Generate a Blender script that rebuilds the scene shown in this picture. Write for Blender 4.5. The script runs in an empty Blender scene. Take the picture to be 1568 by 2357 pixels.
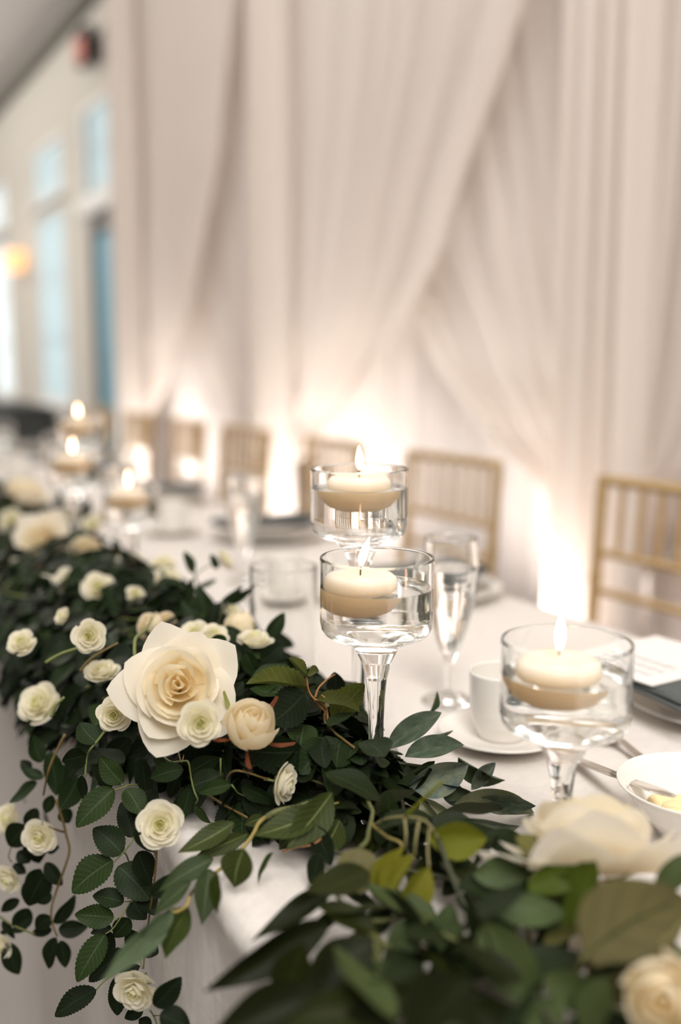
import bpy, bmesh, math, random
from mathutils import Vector, Matrix
S = bpy.context.scene
COL = S.collection
PI = math.pi
rnd = random.Random(7)

# ------------------------------------------------------------------ camera, world, lights, exposure
cam_d = bpy.data.cameras.new('camera'); cam = bpy.data.objects.new('camera', cam_d); COL.objects.link(cam)
cam.location = (0, 0, 1.16)
cam.rotation_euler = (math.radians(90 - 8.4), 0, math.radians(-29))
cam_d.sensor_fit = 'VERTICAL'; cam_d.sensor_height = 36; cam_d.lens = 35
cam_d.clip_start = 0.05; cam_d.clip_end = 100
cam_d.dof.use_dof = True; cam_d.dof.focus_distance = 0.905; cam_d.dof.aperture_fstop = 1.65
S.camera = cam
S.view_settings.view_transform = 'Standard'; S.view_settings.look = 'None'
S.view_settings.gamma = 1; S.view_settings.use_curve_mapping = False
S.view_settings.exposure = 0.0
S.cycles.use_denoising = True
S.cycles.sample_clamp_indirect = 0
S.cycles.max_bounces = 40; S.cycles.transmission_bounces = 40; S.cycles.transparent_max_bounces = 8
S.cycles.diffuse_bounces = 5; S.cycles.glossy_bounces = 20
W = bpy.data.worlds.new('world'); S.world = W; W.use_nodes = True
W.node_tree.nodes['Background'].inputs[0].default_value = (.80, .93, 1, 1)
W.node_tree.nodes['Background'].inputs[1].default_value = 5

def light(name, kind, loc, rot, power, col, **kw):
    d = bpy.data.lights.new(name, kind); d.energy = power; d.color = col
    for k, v in kw.items(): setattr(d, k, v)
    o = bpy.data.objects.new(name, d); COL.objects.link(o); o.location = loc; o.rotation_euler = rot
    return o
WARM = (1.0, .92, .85)
light('ceiling_lamp', 'AREA', (.55, 2.6, 4.4), (0, math.radians(-32), 0), 128, (1, .965, .93), shape='RECTANGLE', size=1.8, size_y=8.0)
light('hall_lamp', 'AREA', (-2.6, 5.5, 4.5), (0, 0, 0), 48, (1, .95, .92), shape='RECTANGLE', size=3.0, size_y=8.0)  # unseen fill added on the room side to light the drapes evenly
light('aisle_lamp', 'AREA', (-.5, -1.8, 3.9), (math.radians(40), math.radians(-12), 0), 200, (1, .96, .92), shape='RECTANGLE', size=1.6, size_y=3.0)  # unseen fill added behind the camera to brighten the roses from the front
light('far_hall_lamp', 'AREA', (-1.0, 12.5, 4.3), (0, math.radians(-25), 0), 260, (1, .96, .90), shape='RECTANGLE', size=3.0, size_y=6.0)  # unseen fill added to lift the dark far window wall
light('window_daylight', 'AREA', (-4.9, 4.0, 2.4), (0, math.radians(-90), 0), 36, (.90, .96, 1), shape='RECTANGLE', size=2.4, size_y=7.0)  # cool fill added in front of the solid left wall, no window there
light('cove_lamp', 'AREA', (-1.5, 12.0, 3.4), (math.radians(180), 0, 0), 420, (1, .96, .92), shape='RECTANGLE', size=2.5, size_y=9.0)  # unseen upward fill added to lighten the far ceiling
UPL = [1.25, 2.56, 4.32, 6.74]  # the first is out of sight, added to lighten the nearest bay of drapery
for uy in UPL:
    light('uplight_beam', 'SPOT', (2.03, uy, .17), (math.radians(180), math.radians(26), 0), 30 if uy < 2 else 74, WARM, spot_size=math.radians(150), spot_blend=1, shadow_soft_size=.05)

# ------------------------------------------------------------------ helpers
def tag(o, label=None, cat=None, group=None, kind=None):
    if label: o['label'] = label
    if cat: o['category'] = cat
    if group: o['group'] = group
    if kind: o['kind'] = kind
    return o
def mesh(name, verts, faces, mat=None, uvs=None, smooth=True, sharp=False):
    me = bpy.data.meshes.new(name); me.from_pydata([tuple(v) for v in verts], [], faces)
    if uvs:
        ul = me.uv_layers.new(name='UVMap')
        for lp in me.loops: ul.data[lp.index].uv = uvs[lp.vertex_index]
    if mat: me.materials.append(mat)
    if smooth: me.polygons.foreach_set('use_smooth', [True] * len(me.polygons))
    if sharp: me.set_sharp_from_angle(angle=math.radians(38))
    me.update(); return me
def link(name, me, parent=None, M=None):
    o = bpy.data.objects.new(name, me); COL.objects.link(o)
    if parent: o.parent = parent
    if M is not None: o.matrix_local = M
    return o
def empty(name, loc=(0, 0, 0), rz=0.0, M=None):
    o = bpy.data.objects.new(name, None); COL.objects.link(o); o.empty_display_size = .02
    if M is not None: o.matrix_world = M
    else: o.location = loc; o.rotation_euler = (0, 0, rz)
    return o
def lathe(prof, n=48):
    vs, fs, rings = [], [], []
    q = [prof[0]]
    for (r0, z0), (r1, z1) in zip(prof, prof[1:]):
        L = math.hypot(r1 - r0, z1 - z0)
        if L > .007:
            e = .0012 / L
            q += [(r0 + (r1 - r0) * t, z0 + (z1 - z0) * t) for t in (e, 1 - e)]
        q.append((r1, z1))
    for r, z in q:
        if r < 1e-6: rings.append([len(vs)]); vs.append((0, 0, z))
        else:
            rings.append(list(range(len(vs), len(vs) + n)))
            vs += [(r * math.cos(2 * PI * i / n), r * math.sin(2 * PI * i / n), z) for i in range(n)]
    for A, B in zip(rings[:-1], rings[1:]):
        if len(A) == 1 and len(B) == 1: continue
        for i in range(n):
            j = (i + 1) % n
            if len(A) == 1: fs.append((A[0], B[j], B[i]))
            elif len(B) == 1: fs.append((A[i], A[j], B[0]))
            else: fs.append((A[i], A[j], B[j], B[i]))
    return vs, fs
def smooth_path(pts, k=6):
    pts = [Vector(p) for p in pts]
    if len(pts) < 3: return pts
    out = []
    for i in range(len(pts) - 1):
        p0 = pts[max(0, i - 1)]; p1 = pts[i]; p2 = pts[i + 1]; p3 = pts[min(len(pts) - 1, i + 2)]
        for j in range(k):
            t = j / k
            out.append(.5 * ((2 * p1) + (p2 - p0) * t + (2 * p0 - 5 * p1 + 4 * p2 - p3) * t * t + (3 * p1 - p0 - 3 * p2 + p3) * t ** 3))
    out.append(pts[-1]); return out
def tube(pts, rad, n=8, caps=True):
    pts = [Vector(p) for p in pts]; vs, fs = [], []
    N = len(pts); up = None
    for i, p in enumerate(pts):
        d = (pts[min(N - 1, i + 1)] - pts[max(0, i - 1)]).normalized()
        if up is None: up = d.orthogonal().normalized()
        up = (up - d * up.dot(d)); up = up.normalized() if up.length > 1e-6 else d.orthogonal().normalized()
        sd = d.cross(up); r = rad(i / (N - 1)) if callable(rad) else rad
        vs += [p + r * (math.cos(2 * PI * k / n) * up + math.sin(2 * PI * k / n) * sd) for k in range(n)]
    for i in range(N - 1):
        for k in range(n):
            a, b = i * n + k, i * n + (k + 1) % n
            fs.append((a, b, b + n, a + n))
    if caps: fs.append(tuple(range(n))[::-1]); fs.append(tuple((N - 1) * n + k for k in range(n)))
    return vs, fs
def box(x0, x1, y0, y1, z0, z1):
    vs = [(x, y, z) for x in (x0, x1) for y in (y0, y1) for z in (z0, z1)]
    return vs, [(0, 1, 3, 2), (4, 6, 7, 5), (0, 4, 5, 1), (2, 3, 7, 6), (0, 2, 6, 4), (1, 5, 7, 3)]
def join(*parts):
    vs, fs = [], []
    for v, f in parts:
        o = len(vs); vs += list(v); fs += [tuple(i + o for i in q) for q in f]
    return vs, fs
def rbox(x0, x1, y0, y1, z0, z1, b=.004, seg=2):
    bm = bmesh.new(); v, f = box(x0, x1, y0, y1, z0, z1)
    bv = [bm.verts.new(p) for p in v]
    for q in f: bm.faces.new([bv[i] for i in q])
    bmesh.ops.recalc_face_normals(bm, faces=bm.faces)
    bmesh.ops.bevel(bm, geom=list(bm.edges), offset=b, segments=seg, affect='EDGES', profile=.5)
    bm.verts.ensure_lookup_table(); bm.verts.index_update()
    out = [v.co.copy() for v in bm.verts], [tuple(v.index for v in q.verts) for q in bm.faces]
    bm.free(); return out
def flatobj(name, vf, mat, parent=None, smooth=False, M=None):
    return link(name, mesh(name, vf[0], vf[1], mat, smooth=smooth), parent, M)
def hsh(*a):
    x = math.sin(sum((i + 1) * 12.9898 * v for i, v in enumerate(a))) * 43758.5453
    return x - math.floor(x)

# ------------------------------------------------------------------ materials
def nodemat(name):
    m = bpy.data.materials.new(name); m.use_nodes = True
    return m, m.node_tree.nodes, m.node_tree.links, m.node_tree.nodes['Principled BSDF']
def plain(name, col, rough=.5, metal=0.0, spec=.5, bump=0, bscale=200, var=0, coat=0):
    m, N, K, B = nodemat(name)
    B.inputs['Base Color'].default_value = (*col, 1); B.inputs['Roughness'].default_value = rough
    B.inputs['Metallic'].default_value = metal; B.inputs['Specular IOR Level'].default_value = spec
    B.inputs['Coat Weight'].default_value = coat
    if bump or var:
        tc = N.new('ShaderNodeTexCoord'); no = N.new('ShaderNodeTexNoise'); no.inputs['Scale'].default_value = bscale
        no.inputs['Detail'].default_value = 4; K.new(tc.outputs['Object'], no.inputs['Vector'])
        if bump:
            bp = N.new('ShaderNodeBump'); bp.inputs['Strength'].default_value = bump; bp.inputs['Distance'].default_value = .002
            K.new(no.outputs['Fac'], bp.inputs['Height']); K.new(bp.outputs['Normal'], B.inputs['Normal'])
        if var:
            mx = N.new('ShaderNodeMix'); mx.data_type = 'RGBA'
            mx.inputs[6].default_value = (*[c * (1 - var) for c in col], 1); mx.inputs[7].default_value = (*[min(1, c * (1 + var)) for c in col], 1)
            K.new(no.outputs['Fac'], mx.inputs[0]); K.new(mx.outputs[2], B.inputs['Base Color'])
    return m
def glassmat(name, col=(1, 1, 1), ior=1.45, rough=0.0):
    m, N, K, B = nodemat(name); g = N.new('ShaderNodeBsdfGlass')
    g.inputs['Color'].default_value = (*col, 1); g.inputs['IOR'].default_value = ior; g.inputs['Roughness'].default_value = rough
    K.new(g.outputs[0], N['Material Output'].inputs['Surface']); N.remove(B); return m
def emit(name, col, st):
    m, N, K, B = nodemat(name); e = N.new('ShaderNodeEmission'); e.inputs[0].default_value = (*col, 1); e.inputs[1].default_value = st
    K.new(e.outputs[0], N['Material Output'].inputs['Surface']); N.remove(B); return m
def cloth_sheer(name, col, trans, scale=900):
    m, N, K, B = nodemat(name); N.remove(B)
    d = N.new('ShaderNodeBsdfDiffuse'); t = N.new('ShaderNodeBsdfTranslucent'); mx = N.new('ShaderNodeMixShader')
    tc = N.new('ShaderNodeTexCoord'); no = N.new('ShaderNodeTexNoise'); no.inputs['Scale'].default_value = scale
    cm = N.new('ShaderNodeMix'); cm.data_type = 'RGBA'; cm.inputs[6].default_value = (*[c * .96 for c in col], 1); cm.inputs[7].default_value = (*col, 1)
    K.new(tc.outputs['Object'], no.inputs['Vector']); K.new(no.outputs['Fac'], cm.inputs[0])
    K.new(cm.outputs[2], d.inputs[0]); K.new(cm.outputs[2], t.inputs[0]); mx.inputs[0].default_value = trans
    K.new(d.outputs[0], mx.inputs[1]); K.new(t.outputs[0], mx.inputs[2]); K.new(mx.outputs[0], N['Material Output'].inputs['Surface'])
    return m
def petalmat(name, col, col2, trans=.35):
    m, N, K, B = nodemat(name); N.remove(B)
    d = N.new('ShaderNodeBsdfDiffuse'); t = N.new('ShaderNodeBsdfTranslucent'); mx = N.new('ShaderNodeMixShader')
    tc = N.new('ShaderNodeTexCoord'); no = N.new('ShaderNodeTexNoise'); no.inputs['Scale'].default_value = 3; no.inputs['Detail'].default_value = 6
    uv = N.new('ShaderNodeUVMap'); sp = N.new('ShaderNodeSeparateXYZ'); K.new(uv.outputs[0], sp.inputs[0])
    cm = N.new('ShaderNodeMix'); cm.data_type = 'RGBA'; cm.inputs[6].default_value = (*col2, 1); cm.inputs[7].default_value = (*col, 1)
    trans = min(.9, trans * 1.2); K.new(sp.outputs[1], cm.inputs[0]); K.new(tc.outputs['Object'], no.inputs['Vector'])
    wv = N.new('ShaderNodeTexWave'); wv.inputs['Scale'].default_value = 26; wv.inputs['Distortion'].default_value = 2; K.new(uv.outputs[0], wv.inputs['Vector'])
    bp = N.new('ShaderNodeBump'); bp.inputs['Strength'].default_value = .12; bp.inputs['Distance'].default_value = .001
    K.new(wv.outputs['Fac'], bp.inputs['Height']); K.new(bp.outputs[0], d.inputs['Normal'])
    K.new(cm.outputs[2], d.inputs[0]); K.new(cm.outputs[2], t.inputs[0]); mx.inputs[0].default_value = trans
    K.new(d.outputs[0], mx.inputs[1]); K.new(t.outputs[0], mx.inputs[2]); K.new(mx.outputs[0], N['Material Output'].inputs['Surface'])
    return m
def math_node(N, K, op, a, b=None):
    n = N.new('ShaderNodeMath'); n.operation = op
    for i, v in enumerate((a, b)):
        if v is None: continue
        if isinstance(v, (int, float)): n.inputs[i].default_value = v
        else: K.new(v, n.inputs[i])
    return n.outputs[0]
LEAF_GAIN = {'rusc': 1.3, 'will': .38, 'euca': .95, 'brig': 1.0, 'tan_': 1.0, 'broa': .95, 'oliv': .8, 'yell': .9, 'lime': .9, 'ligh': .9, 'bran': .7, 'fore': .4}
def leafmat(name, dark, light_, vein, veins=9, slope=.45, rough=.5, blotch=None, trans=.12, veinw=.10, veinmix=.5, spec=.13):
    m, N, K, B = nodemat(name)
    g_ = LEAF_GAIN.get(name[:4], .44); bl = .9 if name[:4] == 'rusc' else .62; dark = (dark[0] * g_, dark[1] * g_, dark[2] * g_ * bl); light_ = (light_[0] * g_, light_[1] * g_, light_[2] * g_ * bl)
    uv = N.new('ShaderNodeUVMap'); sp = N.new('ShaderNodeSeparateXYZ'); K.new(uv.outputs[0], sp.inputs[0])
    u = math_node(N, K, 'ABSOLUTE', math_node(N, K, 'SUBTRACT', sp.outputs[0], .5))
    mid = math_node(N, K, 'LESS_THAN', u, .022)
    ph = math_node(N, K, 'FRACT', math_node(N, K, 'MULTIPLY', math_node(N, K, 'SUBTRACT', sp.outputs[1], math_node(N, K, 'MULTIPLY', u, slope)), veins))
    side = math_node(N, K, 'LESS_THAN', ph, veinw)
    vm = math_node(N, K, 'MAXIMUM', mid, math_node(N, K, 'MULTIPLY', side, .6))
    tc = N.new('ShaderNodeTexCoord'); no = N.new('ShaderNodeTexNoise'); no.inputs['Scale'].default_value = 2.2; no.inputs['Detail'].default_value = 6
    oi = N.new('ShaderNodeObjectInfo'); ad = N.new('ShaderNodeVectorMath'); ad.operation = 'ADD'
    K.new(tc.outputs['Object'], ad.inputs[0]); K.new(oi.outputs['Location'], ad.inputs[1]); K.new(ad.outputs[0], no.inputs['Vector'])
    c1 = N.new('ShaderNodeMix'); c1.data_type = 'RGBA'; c1.inputs[6].default_value = (*dark, 1); c1.inputs[7].default_value = (*light_, 1)
    K.new(no.outputs['Fac'], c1.inputs[0]); colr = c1.outputs[2]
    if blotch:
        n2 = N.new('ShaderNodeTexNoise'); n2.inputs['Scale'].default_value = 4.5; n2.inputs['Detail'].default_value = 9; n2.inputs['Roughness'].default_value = .7
        K.new(ad.outputs[0], n2.inputs['Vector']); rp = N.new('ShaderNodeValToRGB'); rp.color_ramp.elements[0].position = .42; rp.color_ramp.elements[1].position = .62
        K.new(n2.outputs['Fac'], rp.inputs[0]); cb = N.new('ShaderNodeMix'); cb.data_type = 'RGBA'; cb.inputs[7].default_value = (*blotch, 1)
        K.new(colr, cb.inputs[6]); K.new(rp.outputs[0], cb.inputs[0]); colr = cb.outputs[2]
    c2 = N.new('ShaderNodeMix'); c2.data_type = 'RGBA'; c2.inputs[7].default_value = (*vein, 1)
    K.new(colr, c2.inputs[6]); K.new(math_node(N, K, 'MULTIPLY', vm, veinmix), c2.inputs[0]); colr = c2.outputs[2]
    K.new(colr, B.inputs['Base Color']); B.inputs['Roughness'].default_value = rough; B.inputs['Specular IOR Level'].default_value = spec
    bp = N.new('ShaderNodeBump'); bp.inputs['Strength'].default_value = .35; bp.inputs['Distance'].default_value = .0006; bp.invert = True
    n3 = N.new('ShaderNodeTexNoise'); n3.inputs['Scale'].default_value = 60; K.new(tc.outputs['Object'], n3.inputs['Vector'])
    K.new(math_node(N, K, 'ADD', vm, math_node(N, K, 'MULTIPLY', n3.outputs['Fac'], .5)), bp.inputs['Height']); K.new(bp.outputs[0], B.inputs['Normal'])
    t = N.new('ShaderNodeBsdfTranslucent'); K.new(colr, t.inputs[0]); mx = N.new('ShaderNodeMixShader'); mx.inputs[0].default_value = trans
    K.new(B.outputs[0], mx.inputs[1]); K.new(t.outputs[0], mx.inputs[2]); K.new(mx.outputs[0], N['Material Output'].inputs['Surface'])
    return m
M_ = {
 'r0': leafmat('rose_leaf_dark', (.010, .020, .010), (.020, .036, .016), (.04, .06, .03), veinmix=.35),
 'r1': leafmat('rose_leaf_mid', (.016, .036, .016), (.034, .062, .024), (.07, .11, .05), veinmix=.35),
 'r2': leafmat('rose_leaf_fresh', (.030, .062, .022), (.055, .095, .033), (.10, .15, .07), veinmix=.4),
 'o0': leafmat('olive_backed_leaf', (.07, .09, .025), (.12, .13, .04), (.2, .2, .09), trans=.3),
 'o1': leafmat('light_olive_leaf', (.085, .11, .03), (.13, .15, .045), (.22, .22, .08), trans=.35, veinmix=.8),
 'u0': leafmat('ruscus_leaf_grey', (.035, .060, .035), (.085, .115, .085), (.03, .05, .02), veins=30, slope=.2, blotch=(.15, .175, .135), rough=.42, veinw=.3, veinmix=.3),
 'u1': leafmat('ruscus_leaf_pale', (.11, .13, .09), (.17, .19, .14), (.10, .12, .09), veins=34, slope=.2, blotch=(.085, .12, .12), rough=.45, veinw=.3, veinmix=.25),
 'u2': leafmat('ruscus_leaf_dark', (.022, .038, .020), (.055, .075, .035), (.02, .03, .02), veins=30, slope=.2, rough=.4, veinw=.25, veinmix=.25),
 'u3': leafmat('ruscus_leaf_olive', (.10, .11, .05), (.17, .18, .11), (.08, .09, .04), veins=24, slope=.2, blotch=(.22, .23, .17), rough=.45, veinw=.25, veinmix=.25),
 'l0': leafmat('branch_leaf', (.032, .048, .018), (.065, .085, .030), (.19, .22, .08), veins=8, slope=.6, veinw=.05, veinmix=.8),
 'l1': leafmat('branch_leaf_cool', (.035, .058, .034), (.062, .090, .052), (.13, .16, .08), veins=8, slope=.6, veinw=.05, veinmix=.6),
 'l2': leafmat('branch_leaf_olive', (.030, .048, .010), (.055, .080, .018), (.10, .13, .04), veins=8, slope=.6, veinmix=.4),
 'l3': leafmat('branch_leaf_teal', (.075, .115, .095), (.12, .17, .14), (.20, .23, .12), veins=8, slope=.6, veinmix=.4, rough=.4),
 't0': leafmat('tan_round_leaf', (.17, .155, .11), (.23, .21, .16), (.27, .25, .16), veinmix=.5, trans=.2),
 't1': leafmat('olive_tan_leaf', (.13, .13, .05), (.21, .20, .11), (.22, .21, .12), veinmix=.4, trans=.25),
 't2': leafmat('broad_tan_leaf', (.125, .108, .075), (.165, .145, .10), (.03, .05, .015), veins=4, slope=.8, veinw=.12, veinmix=.7, trans=.2),
 'y0': leafmat('yellow_green_leaf', (.17, .17, .025), (.23, .22, .04), (.30, .28, .07), veinmix=.2, trans=.35),
 'y1': leafmat('lime_leaf', (.16, .18, .025), (.22, .23, .035), (.30, .28, .07), veinmix=.2, trans=.4),
 'g0': leafmat('eucalyptus_dark', (.040, .060, .030), (.065, .085, .045), (.09, .11, .05), veinmix=.3),
 'g1': leafmat('eucalyptus_grey', (.055, .080, .050), (.085, .115, .075), (.10, .14, .05), veinmix=.3),
 'g2': leafmat('forest_leaf', (.018, .034, .012), (.034, .055, .020), (.05, .07, .03), veinmix=.3),
 'g3': leafmat('bright_green_leaf', (.055, .085, .014), (.095, .13, .022), (.14, .17, .04), veinmix=.3, trans=.3),
 'w0': leafmat('willow_dark', (.018, .024, .008), (.032, .042, .012), (.04, .05, .02), veinmix=.2),
 'w1': leafmat('willow_olive', (.034, .045, .010), (.055, .068, .016), (.08, .09, .03), veinmix=.2),
 's0': plain('stem_green', (.16, .19, .055), .6, bump=.4, bscale=300), 's2': plain('stem_brown', (.14, .095, .025), .6, bump=.4, bscale=300),
 's3': plain('stem_peach', (.50, .23, .09), .55), 's4': plain('stem_moss', (.11, .12, .035), .65, bump=.6, bscale=300),
 's5': plain('stem_dark', (.045, .05, .022), .65, bump=.6, bscale=300), 's6': plain('stem_yellow', (.28, .22, .06), .6, bump=.4, bscale=250),
 's7': plain('stem_bark', (.05, .03, .012), .7), 's8': plain('stem_pale', (.20, .18, .07), .6),
 'sepal': plain('sepal_green', (.10, .14, .025), .6), 'sepal_red': plain('sepal_red', (.12, .034, .012), .7, spec=.2), 'sepal_green': plain('sepal_lime', (.22, .24, .06), .6),
}
P_ = {
 'big_in': petalmat('petal_cream', (.95, .89, .72), (.94, .82, .58), .5), 'big_out': petalmat('petal_ivory', (.94, .89, .78), (.92, .83, .64), .42),
 'sm_in': petalmat('petal_pale_green', (.88, .86, .60), (.74, .74, .36), .42), 'sm_out': petalmat('petal_white', (.93, .89, .76), (.88, .84, .62), .42),
 'bud': petalmat('petal_bud', (.93, .86, .69), (.92, .80, .54), .42),
}
GLASS = glassmat('clear_glass', (.998, 1, .998), 1.46)
WATER = glassmat('water', (.997, 1, 1), 1.333)
WAX = plain('ivory_wax', (.92, .725, .565), .45)
_b = WAX.node_tree.nodes['Principled BSDF']; _b.inputs['Subsurface Weight'].default_value = .95; _b.inputs['Subsurface Radius'].default_value = (.02, .0165, .0125); _b.inputs['Subsurface Scale'].default_value = 3
FLAME = emit('flame', (1, .52, .28), 20)
WICK = plain('wick', (.06, .04, .03), .9)
CLOTH = plain('tablecloth_fabric', (.70, .655, .61), .62, bump=.35, bscale=90, var=.03)
_n = CLOTH.node_tree; _b = _n.nodes['Principled BSDF']; _tc = _n.nodes.new('ShaderNodeTexCoord'); _mp = _n.nodes.new('ShaderNodeMapping'); _mp.inputs['Scale'].default_value = (150, 150, 14)
_ns = _n.nodes.new('ShaderNodeTexNoise'); _ns.inputs['Scale'].default_value = 1; _ns.inputs['Detail'].default_value = 5; _mx = _n.nodes.new('ShaderNodeMix'); _mx.data_type = 'RGBA'
_mx.inputs[6].default_value = (.60, .56, .52, 1); _mx.inputs[7].default_value = (.78, .735, .69, 1)
_n.links.new(_tc.outputs['Object'], _mp.inputs[0]); _n.links.new(_mp.outputs[0], _ns.inputs['Vector']); _n.links.new(_ns.outputs['Fac'], _mx.inputs[0]); _n.links.new(_mx.outputs[2], _b.inputs['Base Color'])
CHINA = plain('white_china', (.80, .765, .71), .18, coat=.3)
NAPK = plain('slate_napkin', (.085, .095, .092), .85, bump=.3, bscale=500)
CARD = plain('card_paper', (.80, .76, .72), .8)
INK = plain('card_ink', (.42, .43, .45), .8)
STEEL = plain('steel', (.62, .58, .53), .2, metal=1)
GOLD = plain('gold_paint', (.45, .305, .135), .4, metal=.15, bump=.1, bscale=80)
CUSH = plain('ivory_cushion', (.70, .65, .58), .8)
FOOD = plain('pale_butter', (.85, .66, .36), .55, bump=1, bscale=60, var=.08)
WALLP = plain('wall_paint', (.56, .535, .48), .85, bump=.1, bscale=60)
CEILP = plain('ceiling_paint', (.74, .70, .68), .9)
TRIMP = plain('dark_trim', (.13, .12, .10), .7)
FLOORP = plain('dark_carpet', (.045, .028, .020), .95, bump=.5, bscale=300, var=.2)
WHITEP = plain('white_paint', (.74, .74, .72), .5)
TEAL = plain('teal_door', (.22, .42, .52), .45)
DARKP = plain('dark_cabinet', (.05, .055, .055), .6)
BLACKP = plain('black_plastic', (.02, .02, .02), .5)
REDP = plain('red_sign_face', (.55, .13, .09), .5)
SHEER = cloth_sheer('sheer_voile', (.86, .80, .75), .42)
VOILE2 = cloth_sheer('back_voile', (.88, .83, .80), .15)
BLIND = cloth_sheer('roller_blind_fabric', (.70, .77, .78), .5)

# ------------------------------------------------------------------ room
def struct(name, vf, mat, parent=None):
    o = flatobj(name, vf, mat, parent)
    if not parent: o['kind'] = 'structure'
    return o
CZ_ = 4.66; WX = 2.72; Y0 = -4.0; Y1 = 20.0; X0 = -5.0
struct('floor', box(X0 - .2, WX + .2, Y0 - .2, Y1 + .2, -.1, 0), FLOORP)
struct('ceiling', box(X0 - .2, WX + .2, Y0 - .2, Y1 + .2, CZ_, CZ_ + .1), CEILP)
struct('wall_left', box(X0 - .2, X0, Y0, Y1, 0, CZ_), WALLP)
struct('wall_near', box(X0, WX, Y0 - .2, Y0, 0, CZ_), WALLP)
struct('wall_far', box(X0, WX, Y1, Y1 + .2, 0, CZ_), WALLP)
OPEN = [(8.80, 9.92, [(0, 2.52), (2.74, 3.60)]), (9.92, 10.12, [(2.74, 3.60)]), (10.9, 12.3, [(.72, 2.85), (2.97, 3.58)]), (14.0, 15.2, [(.72, 2.85), (2.97, 3.58)]), (15.9, 17.1, [(.72, 2.85), (2.97, 3.58)])]
segs = []; y = Y0
for a, b, hs in OPEN:
    segs.append(box(WX, WX + .2, y, a, 0, CZ_)); z = 0
    for h0, h1 in hs:
        if h0 > z: segs.append(box(WX, WX + .2, a, b, z, h0))
        z = h1
    segs.append(box(WX, WX + .2, a, b, z, CZ_)); y = b
segs.append(box(WX, WX + .2, y, Y1, 0, CZ_))
struct('wall_right', join(*segs), WALLP)
struct('trim_1', join(box(WX - .10, WX, 8.0, Y1, 4.40, 4.53), box(WX - .05, WX, 8.0, Y1, 4.53, 4.58)), TRIMP)
struct('baseboard_right', box(WX - .02, WX, 8.6, Y1, 0, .16), WHITEP)
def window(n, a, b, z0, z1, cols, rows, blind=False, hood=False):
    w = empty(f'window_{n}', (WX, (a + b) / 2, z0)); w['kind'] = 'structure'
    h = (b - a) / 2; H = z1 - z0; t = .06
    flatobj('window_frame', join(box(-.015, .12, -h, -h + t, 0, H), box(-.015, .12, h - t, h, 0, H), box(-.015, .12, -h + t, h - t, 0, t), box(-.015, .12, -h + t, h - t, H - t, H)), WHITEP, w)
    flatobj('window_sill', box(-.07, .02, -h - .06, h + .06, -.05, 0), WHITEP, w)
    for i in range(1, cols): flatobj('muntin', box(.03, .07, -h + i * 2 * h / cols - .014, -h + i * 2 * h / cols + .014, t, H - t), WHITEP, w)
    for i in range(1, rows): flatobj('muntin', box(.032, .068, -h + t, h - t, i * H / rows - .014, i * H / rows + .014), WHITEP, w)
    flatobj('pane', box(.046, .052, -h + t, h - t, t, H - t), GLASS, w)
    if blind: flatobj('roller_blind', box(.012, .018, -h + t, h - t, t, H - t), BLIND, w)
k = 1
for i, (a, b, hs) in enumerate(OPEN):
    for h0, h1 in hs:
        if h0 == 0 or i == 1: continue
        window(k, a, 10.12 if i == 0 else b, h0, h1, 3 if i == 0 else 2, 2 if h0 > 2.5 else 3, blind=(i < 3)); k += 1
dr = empty('door_1', (WX, 9.36, 0)); dr['kind'] = 'structure'
flatobj('door_frame', join(box(-.03, .1, -.55, -.47, 0, 2.52), box(-.03, .1, .47, .56, 0, 2.52), box(-.03, .1, -.47, .47, 2.42, 2.52)), plain('door_frame_grey', (.22, .21, .20), .6), dr)
flatobj('door_leaf', join(box(.02, .07, -.46, .46, .01, 2.41), box(.008, .02, -.34, .34, .25, 1.0), box(.008, .02, -.34, .34, 1.2, 2.2)), TEAL, dr)
flatobj('door_handle', join(box(-.05, .02, .36, .38, 1.0, 1.02), box(-.06, -.045, .26, .38, 1.0, 1.02)), STEEL, dr)
flatobj('door_hood', rbox(-.10, .02, -.62, .64, 2.56, 2.68, .01), WHITEP, dr)
sg = empty('exit_sign', (WX - .12, 9.47, 3.86)); tag(sg, 'small red box sign in a black case high on the wall above the door', 'sign')
flatobj('sign_case', rbox(-.05, .05, -.17, .17, 0, .30, .01), BLACKP, sg); flatobj('sign_face', rbox(-.056, -.048, -.15, .15, .02, .22, .003), REDP, sg)
flatobj('sign_bracket', rbox(.05, .12, -.03, .03, .10, .18, .005), BLACKP, sg)
sc = empty('wall_sconce', (WX, 12.85, 2.28)); tag(sc, 'glowing orange wall lamp between two tall windows', 'lamp')
link('sconce_shade', mesh('sconce_shade', *lathe([(.02, .0), (.09, .02), (.12, .12), (.13, .26), (.12, .26), (.10, .12), (.08, .03), (0, .02)], 24), emit('sconce_glow', (1, .52, .24), 1.9)), sc, Matrix.Translation((-.15, 0, 0)))
flatobj('sconce_arm', join(box(-.14, 0, -.012, .012, -.02, .01), box(-.02, 0, -.05, .05, -.12, .06)), STEEL, sc)
cb = empty('sideboard', (WX - .28, 12.7, 0)); tag(cb, 'low dark cabinet under the far windows beyond the table', 'cabinet')
flatobj('cabinet_body', rbox(-.25, .25, -1.1, 1.1, .08, .66, .008), DARKP, cb); flatobj('cabinet_top', rbox(-.27, .26, -1.13, 1.13, .66, .70, .008), BLACKP, cb)
for i in range(4):
    d_ = flatobj('door', rbox(-.27, -.25, -1.06 + i * .535, -.55 + i * .535, .12, .62, .005), DARKP, cb)
    flatobj('knob', rbox(-.29, -.27, -.60 + i * .535, -.58 + i * .535, .36, .38, .004), STEEL, d_)
for sx in (-.2, .2):
    for sy in (-1.0, 1.0): flatobj('leg', box(sx - .02, sx + .02, sy - .02, sy + .02, 0, .08), BLACKP, cb)

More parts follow.
